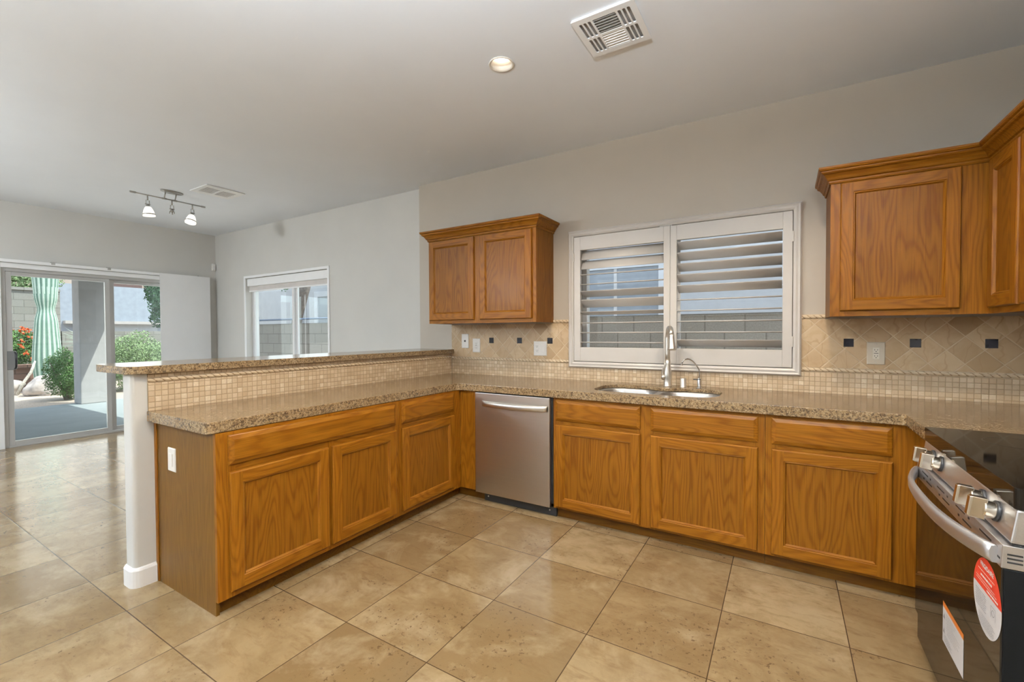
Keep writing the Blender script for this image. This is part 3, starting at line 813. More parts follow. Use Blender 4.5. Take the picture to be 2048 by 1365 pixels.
build('bowls', MB().grid(rows), 'steel_s', sk)
for cx, zz in ((-0.68, 0.6755), (-0.262, 0.7155)):
    build('drain', MB().lathe((cx, -0.38, zz), [(0.045, 0.0), (0.045, 0.003), (0.03, 0.004), (0.028, 0.001), (0.001, 0.001)]), 'chrome', sk)

# faucet
fa = thing('kitchen_faucet', (-0.449, -0.120, CZ1), 'tall brushed nickel pull-down faucet behind the sink', 'faucet')
fx, fy = -0.449, -0.120
build('faucet_body', MB().lathe((fx, fy, CZ1), [(0.031, 0.0), (0.031, 0.006), (0.028, 0.010), (0.027, 0.05), (0.030, 0.075), (0.029, 0.10), (0.024, 0.13), (0.021, 0.17), (0.019, 0.20)], seg=28), 'nickel', fa)
pts = [(fx, fy, z) for z in (1.10, 1.16, 1.22, 1.27)]
hx, hy = -0.385, -0.290
cxm, cym = (fx + hx) / 2, (fy + hy) / 2; rr_ = math.hypot(hx - fx, hy - fy) / 2
for k in range(1, 13):
    a = math.pi * (1 - k / 13 * 0.95)
    s_ = (1 + math.cos(a)) / 2
    pts.append((fx + (hx - fx) * s_, fy + (hy - fy) * s_, 1.27 + 0.078 * math.sin(a)))
build('spout', MB().tube(pts, [0.0185] * 4 + [0.017] * 12, 16), 'nickel', fa)
e = Vector(pts[-1]); dr = (e - Vector(pts[-2])).normalized(); dr = (dr + Vector((0, 0, -2.0))).normalized()
build('spray_head', MB().lathe(e - dr * 0.005, [(0.0175, 0.0), (0.019, 0.02), (0.022, 0.06), (0.029, 0.105), (0.031, 0.112), (0.027, 0.114), (0.001, 0.114)], axis=dr), 'nickel', fa)
build('lever', MB().lathe((fx, fy, 0.985), [(0.020, 0.0), (0.022, 0.028), (0.020, 0.040), (0.012, 0.046), (0.001, 0.047)], axis=(-0.9, -0.43, 0)).tube([(fx - 0.034, fy - 0.018, 0.988), (fx - 0.034, fy - 0.024, 1.02), (fx - 0.020, fy - 0.030, 1.06), (fx - 0.008, fy - 0.034, 1.095)], [0.008, 0.0065, 0.0055, 0.0045], 10), 'nickel', fa)

fa = thing('filtered_water_faucet', (-0.232, -0.118, CZ1), 'slim chrome filtered water tap with curved neck right of the sink faucet', 'faucet')
gx, gy = -0.232, -0.118
build('faucet_base', MB().lathe((gx, gy, CZ1), [(0.022, 0.0), (0.022, 0.005), (0.014, 0.008), (0.013, 0.055), (0.010, 0.062), (0.008, 0.075)]), 'chrome', fa)
build('lever', MB().box(gx - 0.038, gx + 0.012, gy - 0.010, gy + 0.006, 0.974, 0.980), 'blackp', fa, 0.002)
np_ = [(0.0, 0.06), (0.004, 0.10), (0.0, 0.135), (-0.02, 0.165), (-0.045, 0.192), (-0.07, 0.208), (-0.09, 0.212), (-0.108, 0.207), (-0.12, 0.195), (-0.127, 0.180)]
build('spout', MB().tube([(gx + a * 0.80, gy + a * 0.65, CZ1 + zz) for a, zz in np_], 0.0052, 10).tube([(gx - 0.127 * 0.8, gy - 0.127 * 0.65, CZ1 + 0.182), (gx - 0.130 * 0.8, gy - 0.130 * 0.65, CZ1 + 0.166)], 0.0075, 10), 'chrome', fa)
ag = thing('air_gap', (-0.341, -0.112, CZ1), 'short chrome air gap cylinder between the two faucets', 'air gap')
build('cap', MB().lathe((-0.341, -0.112, CZ1), [(0.024, 0.0), (0.024, 0.004), (0.021, 0.006), (0.021, 0.062), (0.018, 0.067), (0.001, 0.067)]), 'nickel', ag)

# ------------------------------------------------------------------ dishwasher
dw = thing('dishwasher', (-1.455, -0.36, 0.0), 'stainless steel dishwasher with a curved bar handle', 'dishwasher')
build('tub', MB().box(-1.788, -1.118, -0.675, -0.02, 0.09, 0.852), 'blackp', dw)
build('door', MB().box(-1.783, -1.132, -0.705, -0.676, 0.068, 0.852), 'steel_x', dw, 0.004)
build('toe_panel', MB().box(-1.722, -1.096, -0.668, -0.652, 0.001, 0.066), 'blackp', dw, 0.002)
for xx in (-1.685, -1.15):
    build('screw', MB().lathe((xx, -0.668, 0.038), [(0.006, 0.0), (0.005, 0.003), (0.001, 0.003)], axis=(0, -1, 0), seg=10), 'nickel', dw)
rows = []
for k in range(25):
    u = k / 24; x = -1.712 + 0.565 * u; out = 0.012 + 0.045 * math.sin(math.pi * u) ** 0.6; zc = 0.772
    prof = [(-0.0, -0.021), (-0.007, -0.019), (-0.011, -0.008), (-0.011, 0.008), (-0.007, 0.019), (0.0, 0.021), (0.003, 0.0)]
    rows.append([(x, -0.705 - out + p[0] + 0.011, zc + p[1]) for p in prof])
hb = MB().grid(rows, closed_u=True, caps=True)
hb.box(-1.712, -1.700, -0.716, -0.705, 0.755, 0.789).box(-1.159, -1.147, -0.716, -0.705, 0.755, 0.789)
build('handle', hb, 'nickel', dw)

# ------------------------------------------------------------------ backsplash
def rope(b, F, u0, u1, v, r0=0.013, pitch=0.034):
    n = max(2, int((u1 - u0) / 0.0042)); seg = 10; rows = []
    for i in range(n + 1):
        u = u0 + (u1 - u0) * i / n; rw = []
        for k in range(seg + 1):
            th = math.pi * k / seg
            ph = (u / pitch) * math.pi + th * 0.9
            r = r0 * (0.60 + 0.46 * abs(math.sin(ph)) ** 0.5)
            rw.append(F(u, v - math.cos(th) * r, math.sin(th) * r * 0.95 + 0.004))
        rows.append(rw)
    nb_ = len(b.bm.faces); b.grid(rows); b.bm.faces.ensure_lookup_table()
    for i in range(n):
        for k in range(seg):
            ph = ((u0 + (u1 - u0) * (i + 0.5) / n) / pitch) * math.pi + math.pi * (k + 0.5) / seg * 0.9
            if abs(math.sin(ph)) < 0.26: b.bm.faces[nb_ + i * seg + k].material_index = 1
    b.mbox(F, u0, u1, v - 0.0165, v + 0.0165, 0.0, 0.005)
FW = F_back(-0.001); WX0 = -1.289; WX1 = 0.384
bs = thing('tile_backsplash', (-0.5, -0.005, 0.915), 'travertine tile backsplash on the kitchen back wall with black accent tiles', 'backsplash')
TX0 = -2.574
build('mosaic_band', MB().mbox(FW, TX0, XR - 0.002, 0.9145, 1.021, 0.0, 0.009).mbox(FW, TX0, WX0 - 0.001, 1.0205, 1.051, 0.0, 0.009).mbox(FW, WX1 + 0.001, XR - 0.002, 1.0205, 1.051, 0.0, 0.009), 'mosaic_x', bs)
b = MB(); b.mbox(FW, TX0, WX0 - 0.001, 1.083, 1.398, 0.0, 0.009)
build('diamond_field', b, 'diamond_l', bs)
build('diamond_field', MB().mbox(FW, WX1 + 0.001, XR - 0.002, 1.083, 1.398, 0.0, 0.009), 'diamond_r', bs)
b = MB(); rope(b, FW, TX0, WX0 - 0.001, 1.067); build('rope_border', b, ['rope', 'rope_joint'], bs)
b = MB(); rope(b, FW, WX1 + 0.001, XR - 0.002, 1.067); build('rope_border', b, ['rope', 'rope_joint'], bs)
b = MB(); rope(b, FW, -1.438, WX0 - 0.001, 1.413); build('rope_border', b, ['rope', 'rope_joint'], bs)
b = MB(); rope(b, FW, WX1 + 0.001, 0.512, 1.413); build('rope_border', b, ['rope', 'rope_joint'], bs)
for xx in (-2.092, -1.783, -1.472, 0.636, 0.956, 1.278):
    build('accent_tile', MB().mbox(FW, xx - 0.026, xx + 0.026, 1.219, 1.271, 0.0, 0.0105), 'black_tile', bs, 0.0015)
FK = F_pen(KX1)
bs = thing('tile_backsplash', (KX1, -1.27, 0.915), 'mosaic tile strip with rope border below the raised bar top', 'backsplash')
build('mosaic_band', MB().mbox(FK, -2.530, -0.012, 0.9145, 1.062, 0.0005, 0.009).mbox(FK, -2.530, -0.012, 1.092, 1.1135, 0.0005, 0.009), 'mosaic_y', bs)
b = MB(); rope(b, FK, -2.530, -0.012, 1.077, 0.0125, 0.036); build('rope_border', b, ['rope', 'rope_joint'], bs)

# ------------------------------------------------------------------ outlets
def plate(name, F, u0, u1, v0, v1, label, cat, mat='plastic', th=0.006):
    p0 = F((u0 + u1) / 2, v0, 0)
    t = thing(name, p0, label, cat, None)
    b = MB(); loops = []
    for ins, tt in ((0, 0), (0, th * 0.4), (0.004, th), (0.010, th)):
        loops.append([F(u0 + ins, v0 + ins, tt), F(u1 - ins, v0 + ins, tt), F(u1 - ins, v1 - ins, tt), F(u0 + ins, v1 - ins, tt)])
    b.grid(loops, closed_u=True, smooth=False, caps=True)
    build('cover_plate', b, mat, t)
    return t
FT = F_back(-0.0105)
def recept(t, F, u, v, mat='almond_l', gf=False):
    bb = MB().mbox(F, u - 0.017, u + 0.017, v - 0.036, v + 0.036, 0.006, 0.0085)
    r = build('receptacle', bb, mat, t, 0.001)
    s_ = MB()
    for dv in (0.019, -0.019):
        s_.mbox(F, u - 0.008, u - 0.0055, v + dv - 0.004 + 0.003, v + dv + 0.004 + 0.003, 0.0084, 0.0088); s_.mbox(F, u + 0.0055, u + 0.008, v + dv - 0.004 + 0.003, v + dv + 0.004 + 0.003, 0.0084, 0.0088)
        s_.mbox(F, u - 0.0025, u + 0.0025, v + dv - 0.010, v + dv - 0.005, 0.0084, 0.0088)
    if gf: s_.mbox(F, u - 0.011, u + 0.011, v - 0.0015, v + 0.0015, 0.0084, 0.0087)
    build('slots', s_, 'slot', r)
def screws(t, F, pts, th=0.006):
    for (u, v) in pts:
        p = F(u, v, th); q = F(u, v, th + 1)
        build('screw', MB().lathe(p, [(0.0035, -0.0005), (0.003, 0.001), (0.0005, 0.001)], axis=Vector(q) - Vector(p), seg=8), 'nickel', t)
t = plate('phone_jack', FT, -2.445, -2.360, 1.168, 1.308, 'white phone jack plate, leftmost plate on the kitchen tile', 'wall plate')
build('jack', MB().mbox(FT, -2.412, -2.393, 1.229, 1.247, 0.006, 0.0075), 'slot', t); screws(t, FT, [(-2.402, 1.292), (-2.402, 1.184)])
t = plate('power_outlet', FT, -2.310, -2.222, 1.128, 1.262, 'white single outlet between the phone jack and the first black tile', 'outlet')
recept(t, FT, -2.266, 1.195, 'plastic', True); screws(t, FT, [(-2.266, 1.250), (-2.266, 1.140)])
t = plate('power_outlet', FT, -1.632, -1.502, 1.111, 1.240, 'wide white plate with outlet and rocker switch, just left of the window', 'outlet')
recept(t, FT, -1.597, 1.176, 'plastic'); build('rocker_switch', MB().mbox(FT, -1.554, -1.521, 1.142, 1.210, 0.006, 0.010), 'plastic', t, 0.002); screws(t, FT, [(-1.597, 1.228), (-1.538, 1.228), (-1.597, 1.123), (-1.538, 1.123)])
t = plate('power_outlet', FT, 0.727, 0.816, 1.111, 1.250, 'beige outlet on the tile right of the window, near the range', 'outlet', 'almond')
recept(t, FT, 0.7715, 1.1805, 'almond_l', True); screws(t, FT, [(0.7715, 1.237), (0.7715, 1.124)])
FE = F_back(-2.5005)
t = plate('light_switch', FE, -2.425, -2.345, 0.618, 0.738, 'white switch plate on the oak end panel of the peninsula', 'switch')
build('rocker_switch', MB().mbox(FE, -2.402, -2.368, 0.645, 0.711, 0.006, 0.010), 'plastic', t, 0.002)

# ------------------------------------------------------------------ range
RX = 0.790; RY0, RY1 = -1.925, -1.072
rg = thing('electric_range', (1.14, -1.5, 0.0), 'stainless steel slide-in electric range with black glass top at the right edge', 'range')
build('body', MB().box(RX + 0.02, XR - 0.01, RY0 + 0.004, RY1 - 0.004, 0.02, 0.868), plain('range_side_black', (0.006, 0.006, 0.006), 0.6, 0, 0.08), rg)
ctb = MB().extrude(rrect(RX - 0.006, XR - 0.004, RY0, RY1, 0.012, 4), 0.868, 0.922)
cto = build('cooktop', ctb, 'cooktop', rg, 0.010, seg=3)
def ringmesh(b, cx, cy, z, r0, r1, seg=48):
    b.grid([[(cx + r * math.cos(2 * math.pi * k / seg), cy + r * math.sin(2 * math.pi * k / seg), z) for k in range(seg)] for r in (r0, r1)], closed_u=True, smooth=False)
for cx, cy, r in ((1.0, -1.28, 0.10), (1.0, -1.71, 0.115), (1.30, -1.28, 0.08), (1.30, -1.71, 0.09)):
    b = MB(); ringmesh(b, cx, cy, 0.9223, r - 0.003, r); build('burner_ring', b, 'burner', cto)
# slanted control panel
px0, px1 = RX - 0.002, RX - 0.014
b = MB(); b.hexa([(px1, RY0, 0.780), (RX + 0.06, RY0, 0.780), (RX + 0.06, RY1, 0.780), (px1, RY1, 0.780), (px0, RY0, 0.868), (RX + 0.06, RY0, 0.868), (RX + 0.06, RY1, 0.868), (px0, RY1, 0.868)])
build('control_panel', b, 'steel_y', rg, 0.006, seg=3)
kn = Vector((-1, 0, 0.13)).normalized()
for ky in (-1.215, -1.318, -1.718, -1.822):
    c0 = Vector((RX - 0.008, ky, 0.828))
    k_ = build('knob', MB().lathe(c0, [(0.0225, 0.004), (0.0225, 0.027), (0.021, 0.030), (0.001, 0.030)], axis=kn, seg=40), 'knob', rg)
    for p_ in k_.data.polygons: p_.use_smooth = False
    build('knob_collar', MB().lathe(c0, [(0.028, -0.002), (0.028, 0.005), (0.026, 0.007), (0.001, 0.007)], axis=kn, seg=24), 'blackp', k_)
    g0 = c0 + kn * 0.024; upv = Vector((0.13, 0, 1)).normalized()
    pr = []
    yy = Vector((0, 1, 0))
    loops = []
    for h_, hw, hh in ((0.0, 0.0125, 0.0290), (0.030, 0.0115, 0.0285), (0.036, 0.0095, 0.0265)):
        q = g0 + kn * h_
        loops.append([q + yy * hw + upv * hh, q - yy * hw + upv * hh, q - yy * hw - upv * hh, q + yy * hw - upv * hh])
    build('knob_grip', MB().grid(loops, closed_u=True, smooth=False, caps=True), 'knob', k_, 0.0015)
# oven door
dx0, dx1 = RX - 0.028, RX + 0.018
od = build('oven_door', MB().box(dx0 + 0.004, dx1, RY0 + 0.003, RY1 - 0.003, 0.152, 0.712), plain('oven_door_black', (0.006, 0.006, 0.006), 0.6, 0, 0.08), rg, 0.003)
build('glass_front', MB().box(dx0, dx0 + 0.0039, RY0 + 0.003, RY1 - 0.003, 0.152, 0.712), 'oven_glass', od, 0.001)
tb = MB(); tb.hexa([(dx0 - 0.001, RY0 + 0.003, 0.7125), (dx1, RY0 + 0.003, 0.7125), (dx1, RY1 - 0.003, 0.7125), (dx0 - 0.001, RY1 - 0.003, 0.7125), (dx0 + 0.002, RY0 + 0.003, 0.772), (dx1, RY0 + 0.003, 0.772), (dx1, RY1 - 0.003, 0.772), (dx0 + 0.002, RY1 - 0.003, 0.772)])
build('door_top_trim', tb, 'steel_y', od, 0.002)
b = MB(); b.box(RX - 0.008, RX + 0.02, RY0 + 0.01, RY1 - 0.01, 0.7725, 0.7795); build('vent_gap', b, 'blackp', rg)
for i in range(4):
    b = MB(); y0_ = RY1 - 0.08 - i * 0.205
    b.box(dx0 + 0.0006, dx0 + 0.006, y0_ - 0.085, y0_, 0.752, 0.757); b.box(dx0 - 0.0006, dx0 + 0.006, y0_ - 0.145, y0_ - 0.07, 0.731, 0.736)
    b.box(dx0 + 0.0006, dx0 + 0.006, y0_ - 0.125, y0_ - 0.112, 0.750, 0.757); b.box(dx0 - 0.0006, dx0 + 0.006, y0_ - 0.04, y0_ - 0.027, 0.730, 0.737)
    build('vent_slots', b, 'blackp', od)
# bowed handle
rows = []
for k in range(33):
    u = k / 32; y = RY1 - 0.022 + (RY0 + 0.028 - (RY1 - 0.022)) * u
    out = 0.006 + 0.062 * (1 - abs(2 * u - 1) ** 2.6)
    z = 0.737
    prof = [(0.007, -0.023), (-0.004, -0.023), (-0.009, -0.012), (-0.010, 0.006), (-0.006, 0.020), (0.004, 0.023), (0.009, 0.010), (0.010, -0.008)]
    rows.append([(dx0 - out + p[0], y, z + p[1]) for p in prof])
build('handle', MB().grid(rows, closed_u=True, caps=True), plain('handle_satin', (0.70, 0.72, 0.77), 0.42, 1.0, var=0.02), od)
build('storage_drawer', MB().box(RX - 0.020, RX + 0.018, RY0 + 0.003, RY1 - 0.003, 0.035, 0.140), 'oven_glass', rg, 0.003)
build('foot', MB().lathe((RX + 0.06, RY1 - 0.06, 0.0), [(0.018, 0.0), (0.018, 0.02)]), 'blackp', rg)
build('foot', MB().lathe((RX + 0.06, RY0 + 0.06, 0.0), [(0.018, 0.0), (0.018, 0.02)]), 'blackp', rg)
b = MB()
for zz in (0.748, 0.738, 0.728): b.box(RX - 0.018, RX + 0.01, RY0 + 0.0015, RY0 + 0.004, zz, zz + 0.004)
build('side_vents', b, 'blackp', od)

# stickers on the oven door
DXs = dx0 - 0.0006
def sticker_pt(y, z, o=0.0): return (DXs - o, y, z)
sc, sz, ra, rb = -1.833, 0.588, 0.098, 0.104
st = thing('round_sticker', (DXs, sc, sz - rb), 'round red and white sticker on the oven door glass', 'sticker')
SPL = 0.012       # split height above centre
def ell(z): return ra * math.sqrt(max(0, 1 - ((z - sz) / rb) ** 2))
def zone(zlo, zhi, mat, nm):
    n = 40; b = MB(); left = []; right = []
    for i in range(n + 1):
        z = zlo + (zhi - zlo) * i / n; e_ = ell(z); left.append(sticker_pt(sc + e_, z)); right.append(sticker_pt(sc - e_, z))
    b.grid([left, right], smooth=False)
    return build(nm, b, mat, st)
zone(sz + SPL, sz + rb, 'red', 'red_half'); zone(sz - rb, sz + SPL, 'paper', 'white_half')
def textobj(txt, y, z, size, mat, parent, name='lettering', bold=0.0):
    cu = bpy.data.curves.new('t', 'FONT'); cu.body = txt; cu.size = size; cu.align_x = 'CENTER'; cu.align_y = 'CENTER'; cu.offset = bold
    ob = bpy.data.objects.new('t', cu); COL.objects.link(ob)
    dg = bpy.context.evaluated_depsgraph_get(); dg.update()
    me = bpy.data.meshes.new_from_object(ob.evaluated_get(dg)); bpy.data.objects.remove(ob)
    bm = bmesh.new(); bm.from_mesh(me)
    # reading direction on a face looking towards -x runs along -y
    for v in bm.verts:
        lx, ly = v.co.x, v.co.y; v.co = Vector(sticker_pt(y - lx, z + ly, 0.0006))
    mb = MB(); mb.bm.free(); mb.bm = bm
    o = build(name, mb, mat, parent)
    return o
WHT = plain('sticker_white_print', (0.9, 0.86, 0.84), 0.5)
textobj('FRIGIDAIRE', sc, sz + 0.079, 0.018, WHT, st, bold=0.0004)
def lines(parent, y0, y1, zs, mat, hh=0.0016, jag=0.15, seed=3, nm='fine_print', clip=None):
    rnd_ = random.Random(seed); b = MB()
    for z in zs:
        a = y0 - rnd_.random() * jag * abs(y1 - y0) * 0.2; e_ = y1 + rnd_.random() * jag * abs(y1 - y0)
        if clip:
            lim = clip(z) * 0.86; a = min(a, sc + lim); e_ = max(e_, sc - lim)
        y = a
        while y > e_:
            w = 0.004 + rnd_.random() * 0.009; ye = max(y - w, e_)
            b.face([sticker_pt(y, z - hh / 2, 0.0006), sticker_pt(ye, z - hh / 2, 0.0006), sticker_pt(ye, z + hh / 2, 0.0006), sticker_pt(y, z + hh / 2, 0.0006)])
            y = ye - 0.0016
    build(nm, b, mat, parent)
lines(st, sc + 0.062, sc - 0.062, [sz + 0.061], 'pink', 0.003, clip=ell); lines(st, sc + 0.045, sc - 0.045, [sz + 0.048], WHT, 0.0055, seed=5)
lines(st, sc + 0.078, sc - 0.078, [sz + 0.036, sz + 0.029], 'pink', 0.0026, seed=8, clip=ell); lines(st, sc + 0.0, sc - 0.080, [sz + 0.021], WHT, 0.0050, seed=9, clip=ell)
lines(st, sc + 0.080, sc - 0.0, [sz - 0.002 - 0.0062 * i for i in range(8)], 'ink', 0.0018, seed=11, clip=ell)
lines(st, sc + 0.055, sc - 0.060, [sz - 0.060 - 0.0055 * i for i in range(6)], 'ink', 0.0014, seed=12, clip=ell)
b = MB(); seg = 24
for (r0_, r1_) in ((0.0075, 0.0090),):
    b.grid([[sticker_pt(sc - 0.045 + r * math.cos(2 * math.pi * k / seg), sz - 0.020 + r * math.sin(2 * math.pi * k / seg), 0.0006) for k in range(seg)] for r in (r0_, r1_)], closed_u=True)
for a, c_ in (((-0.030, -0.004), (-0.030, -0.036)), ((-0.060, -0.004), (-0.060, -0.036)), ((-0.030, -0.004), (-0.060, -0.004))):
    y_a, z_a = sc + a[0], sz + a[1]; y_c, z_c = sc + c_[0], sz + c_[1]
    ww = 0.0006
    if abs(y_a - y_c) < 1e-6: b.face([sticker_pt(y_a - ww, z_a, 0.0006), sticker_pt(y_a + ww, z_a, 0.0006), sticker_pt(y_a + ww, z_c, 0.0006), sticker_pt(y_a - ww, z_c, 0.0006)])
    else: b.face([sticker_pt(y_a, z_a - ww, 0.0006), sticker_pt(y_c, z_a - ww, 0.0006), sticker_pt(y_c, z_a + ww, 0.0006), sticker_pt(y_a, z_a + ww, 0.0006)])
build('diagram', b, 'ink', st)
wl = thing('warning_label', (DXs, -1.555, 0.245), 'white rectangular label with an orange stripe low on the oven door', 'sticker')
ly0, ly1, lz0, lz1 = -1.452, -1.660, 0.245, 0.384
b = MB(); b.face([sticker_pt(ly0, lz0), sticker_pt(ly1, lz0), sticker_pt(ly1, lz1 - 0.018), sticker_pt(ly0, lz1 - 0.018)]); build('paper', b, 'paper', wl)
b = MB(); b.face([sticker_pt(ly0, lz1 - 0.018), sticker_pt(ly1, lz1 - 0.018), sticker_pt(ly1, lz1), sticker_pt(ly0, lz1)]); build('orange_stripe', b, 'orange', wl)
lines(wl, ly0 - 0.035, ly1 + 0.02, [lz1 - 0.030 - 0.0085 * i for i in range(8)], 'ink', 0.0012, 0.5, 21)
lines(wl, ly0 - 0.02, ly1 + 0.10, [lz0 + 0.030 - 0.006 * i for i in range(4)], 'ink', 0.0016, 0.3, 23)
b = MB()
for zc_ in (lz1 - 0.045, lz1 - 0.095):
    b.face([sticker_pt(ly0 - 0.008, zc_ - 0.009, 0.0006), sticker_pt(ly0 - 0.026, zc_ - 0.009, 0.0006), sticker_pt(ly0 - 0.017, zc_ + 0.009, 0.0006)])
build('warning_symbols', b, 'ink', wl)

# ------------------------------------------------------------------ ceiling fittings
def can_light(cx, cy, label):
    t = thing('recessed_light', (cx, cy, ZC), label, 'ceiling light', None)
    b = MB(); prof = [(0.072, -0.001), (0.074, -0.005), (0.066, -0.007), (0.058, 0.0), (0.052, 0.045), (0.050, 0.088), (0.061, 0.088), (0.0605, -0.0)]
    seg = 40
    b.grid([[(cx + r * math.cos(2 * math.pi * k / seg), cy + r * math.sin(2 * math.pi * k / seg), ZC + h) for k in range(seg)] for r, h in prof], closed_u=True, closed_v=True)
    build('trim_ring', b, 'can_trim', t)
    build('lamp_lens', MB().lathe((cx, cy, ZC + 0.030), [(0.051, 0.012), (0.045, 0.003), (0.030, -0.004), (0.001, -0.006)], seg=32), 'bulb', t)
    lamp('can_lamp', 'SPOT', (cx, cy, ZC - 0.012), CAN_POWER, WARM, 0.04, (0, 0, -1), spot=132, blend=0.55)
for i, (cx, cy) in enumerate(CAN_POS):
    can_light(cx, cy, ['round recessed ceiling light, lit, left of the square vent', 'round recessed ceiling light near the range, outside the picture', 'round recessed ceiling light behind the camera on the left', 'round recessed ceiling light behind the camera on the right'][i])
for x, y, pw, pt_ in FILL_BOWL_POS:  # bowls and their lamps are added out of view to brighten ceiling and walls
    t = thing('fill_bowl', (x, y, ZC), 'added fill-light bowl, out of view, hung from the ceiling ' + ('over the dining area' if x < -3 else 'behind the camera'), 'ceiling light')
    build('bowl', MB().lathe((x, y, 2.02), [(0.001, 0.0), (0.09, 0.012), (0.16, 0.05), (0.20, 0.10), (0.206, 0.10), (0.165, 0.045), (0.09, 0.006), (0.001, -0.006)], seg=36, caps=False), 'shade_glass', t)
    build('stem', MB().tube([(x, y, 2.03), (x, y, ZC - 0.02)], 0.008, 10).lathe((x, y, ZC - 0.025), [(0.06, 0.0), (0.065, 0.015), (0.065, 0.025)]), 'nickel', t)
    lamp('fill_uplight', 'SPOT', (x, y, 2.14), pw, NEUT, 0.15, (0, 0, 1), spot=168, blend=0.3)
    lamp('fill_lamp', 'POINT', (x, y, 2.20), pt_, NEUT, 0.22)

# air vents
def slots_mesh(b, x0, x1, y0, y1, n, along, z, curved=0.0, wdt=0.55):
    """n slots; returns nothing, adds tilted blades"""
    for i in range(n):
        if along == 'x':
            yc = y0 + (y1 - y0) * (i + 0.5) / n; h = (y1 - y0) / n * 0.42
            b.hexa([(x0, yc - h, z - 0.001), (x1, yc - h, z - 0.001), (x1, yc - h + 0.002, z - 0.001), (x0, yc - h + 0.002, z - 0.001),
                    (x0, yc + h * wdt, z + 0.011), (x1, yc + h * wdt, z + 0.011), (x1, yc + h * wdt + 0.002, z + 0.011), (x0, yc + h * wdt + 0.002, z + 0.011)])
        else:
            xc = x0 + (x1 - x0) * (i + 0.5) / n; h = (x1 - x0) / n * 0.42
            b.hexa([(xc - h, y0, z - 0.001), (xc - h + 0.002, y0, z - 0.001), (xc - h + 0.002, y1, z - 0.001), (xc - h, y1, z - 0.001),
                    (xc + h * wdt, y0, z + 0.011), (xc + h * wdt + 0.002, y0, z + 0.011), (xc + h * wdt + 0.002, y1, z + 0.011), (xc + h * wdt, y1, z + 0.011)])
v = thing('air_vent', (-0.47, -1.30, ZC), 'white square ceiling vent above the kitchen near the recessed light', 'ceiling vent')
VX0, VX1, VY0, VY1 = -0.632, -0.316, -1.462, -1.136; zv = ZC - 0.012
cells = []
for (ya, yb) in ((VY0 + 0.036, (VY0 + VY1) / 2 - 0.008), ((VY0 + VY1) / 2 + 0.008, VY1 - 0.036)):
    cells.append((VX0 + 0.100, VX1 - 0.100, ya, yb, 6, 'x'))
    for k in range(3):
        cells.append((VX0 + 0.030 + 0.0225 * k, VX0 + 0.045 + 0.0225 * k, ya, yb, 1, 'y'))
        cells.append((VX1 - 0.045 - 0.0225 * k, VX1 - 0.030 - 0.0225 * k, ya, yb, 1, 'y'))
hl = [rrect(c_[0], c_[1], c_[2], c_[3], 0.006, 3) for c_ in cells]
build('face_plate', MB().extrude(rrect(VX0, VX1, VY0, VY1, 0.004, 2), ZC - 0.014, ZC - 0.008, hl), 'white', v, 0.001)
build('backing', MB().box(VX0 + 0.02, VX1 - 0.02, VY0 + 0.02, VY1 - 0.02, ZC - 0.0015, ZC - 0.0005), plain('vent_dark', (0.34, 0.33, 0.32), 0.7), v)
b = MB().box(VX0 + 0.004, VX1 - 0.004, VY0 + 0.004, VY0 + 0.010, ZC - 0.010, ZC).box(VX0 + 0.004, VX1 - 0.004, VY1 - 0.010, VY1 - 0.004, ZC - 0.010, ZC).box(VX0 + 0.004, VX0 + 0.010, VY0 + 0.010, VY1 - 0.010, ZC - 0.010, ZC).box(VX1 - 0.010, VX1 - 0.004, VY0 + 0.010, VY1 - 0.010, ZC - 0.010, ZC)
build('collar', b, 'white', v)
b = MB()
for c_ in cells:
    if c_[5] == 'x':
        for i in range(6):
            yc = c_[2] + (c_[3] - c_[2]) * (i + 0.5) / 6
            sgn = 1 if c_[2] < -1.3 else -1
            b.hexa([(c_[0], yc - 0.004 * sgn, ZC - 0.014), (c_[1], yc - 0.004 * sgn, ZC - 0.014), (c_[1], yc - 0.0025 * sgn, ZC - 0.014), (c_[0], yc - 0.0025 * sgn, ZC - 0.014),
                    (c_[0], yc + 0.007 * sgn, ZC - 0.002), (c_[1], yc + 0.007 * sgn, ZC - 0.002), (c_[1], yc + 0.0085 * sgn, ZC - 0.002), (c_[0], yc + 0.0085 * sgn, ZC - 0.002)])
build('blades', b, 'white', v)
v = thing('air_vent', (-4.98, -1.02, ZC), 'white rectangular ceiling vent beside the track light', 'ceiling vent')
ux0, ux1, uy0, uy1 = -5.17, -4.80, -1.216, -0.828
cells = []
for (ya, yb) in ((uy0 + 0.045, (uy0 + uy1) / 2 - 0.010), ((uy0 + uy1) / 2 + 0.010, uy1 - 0.045)):
    for k in range(6):
        xa = ux0 + 0.09 + k * 0.033
        cells.append((xa, xa + 0.021, ya, yb, 1, 'y'))
hl = [rrect(c_[0], c_[1], c_[2], c_[3], 0.004, 2) for c_ in cells]
build('face_plate', MB().extrude(rrect(ux0, ux1, uy0, uy1, 0.004, 2), ZC - 0.010, ZC - 0.002, hl), 'white', v, 0.001)
build('backing', MB().box(ux0 + 0.02, ux1 - 0.02, uy0 + 0.02, uy1 - 0.02, ZC - 0.0015, ZC - 0.0003), plain('vent_dark_far', (0.16, 0.155, 0.15), 0.7), v)

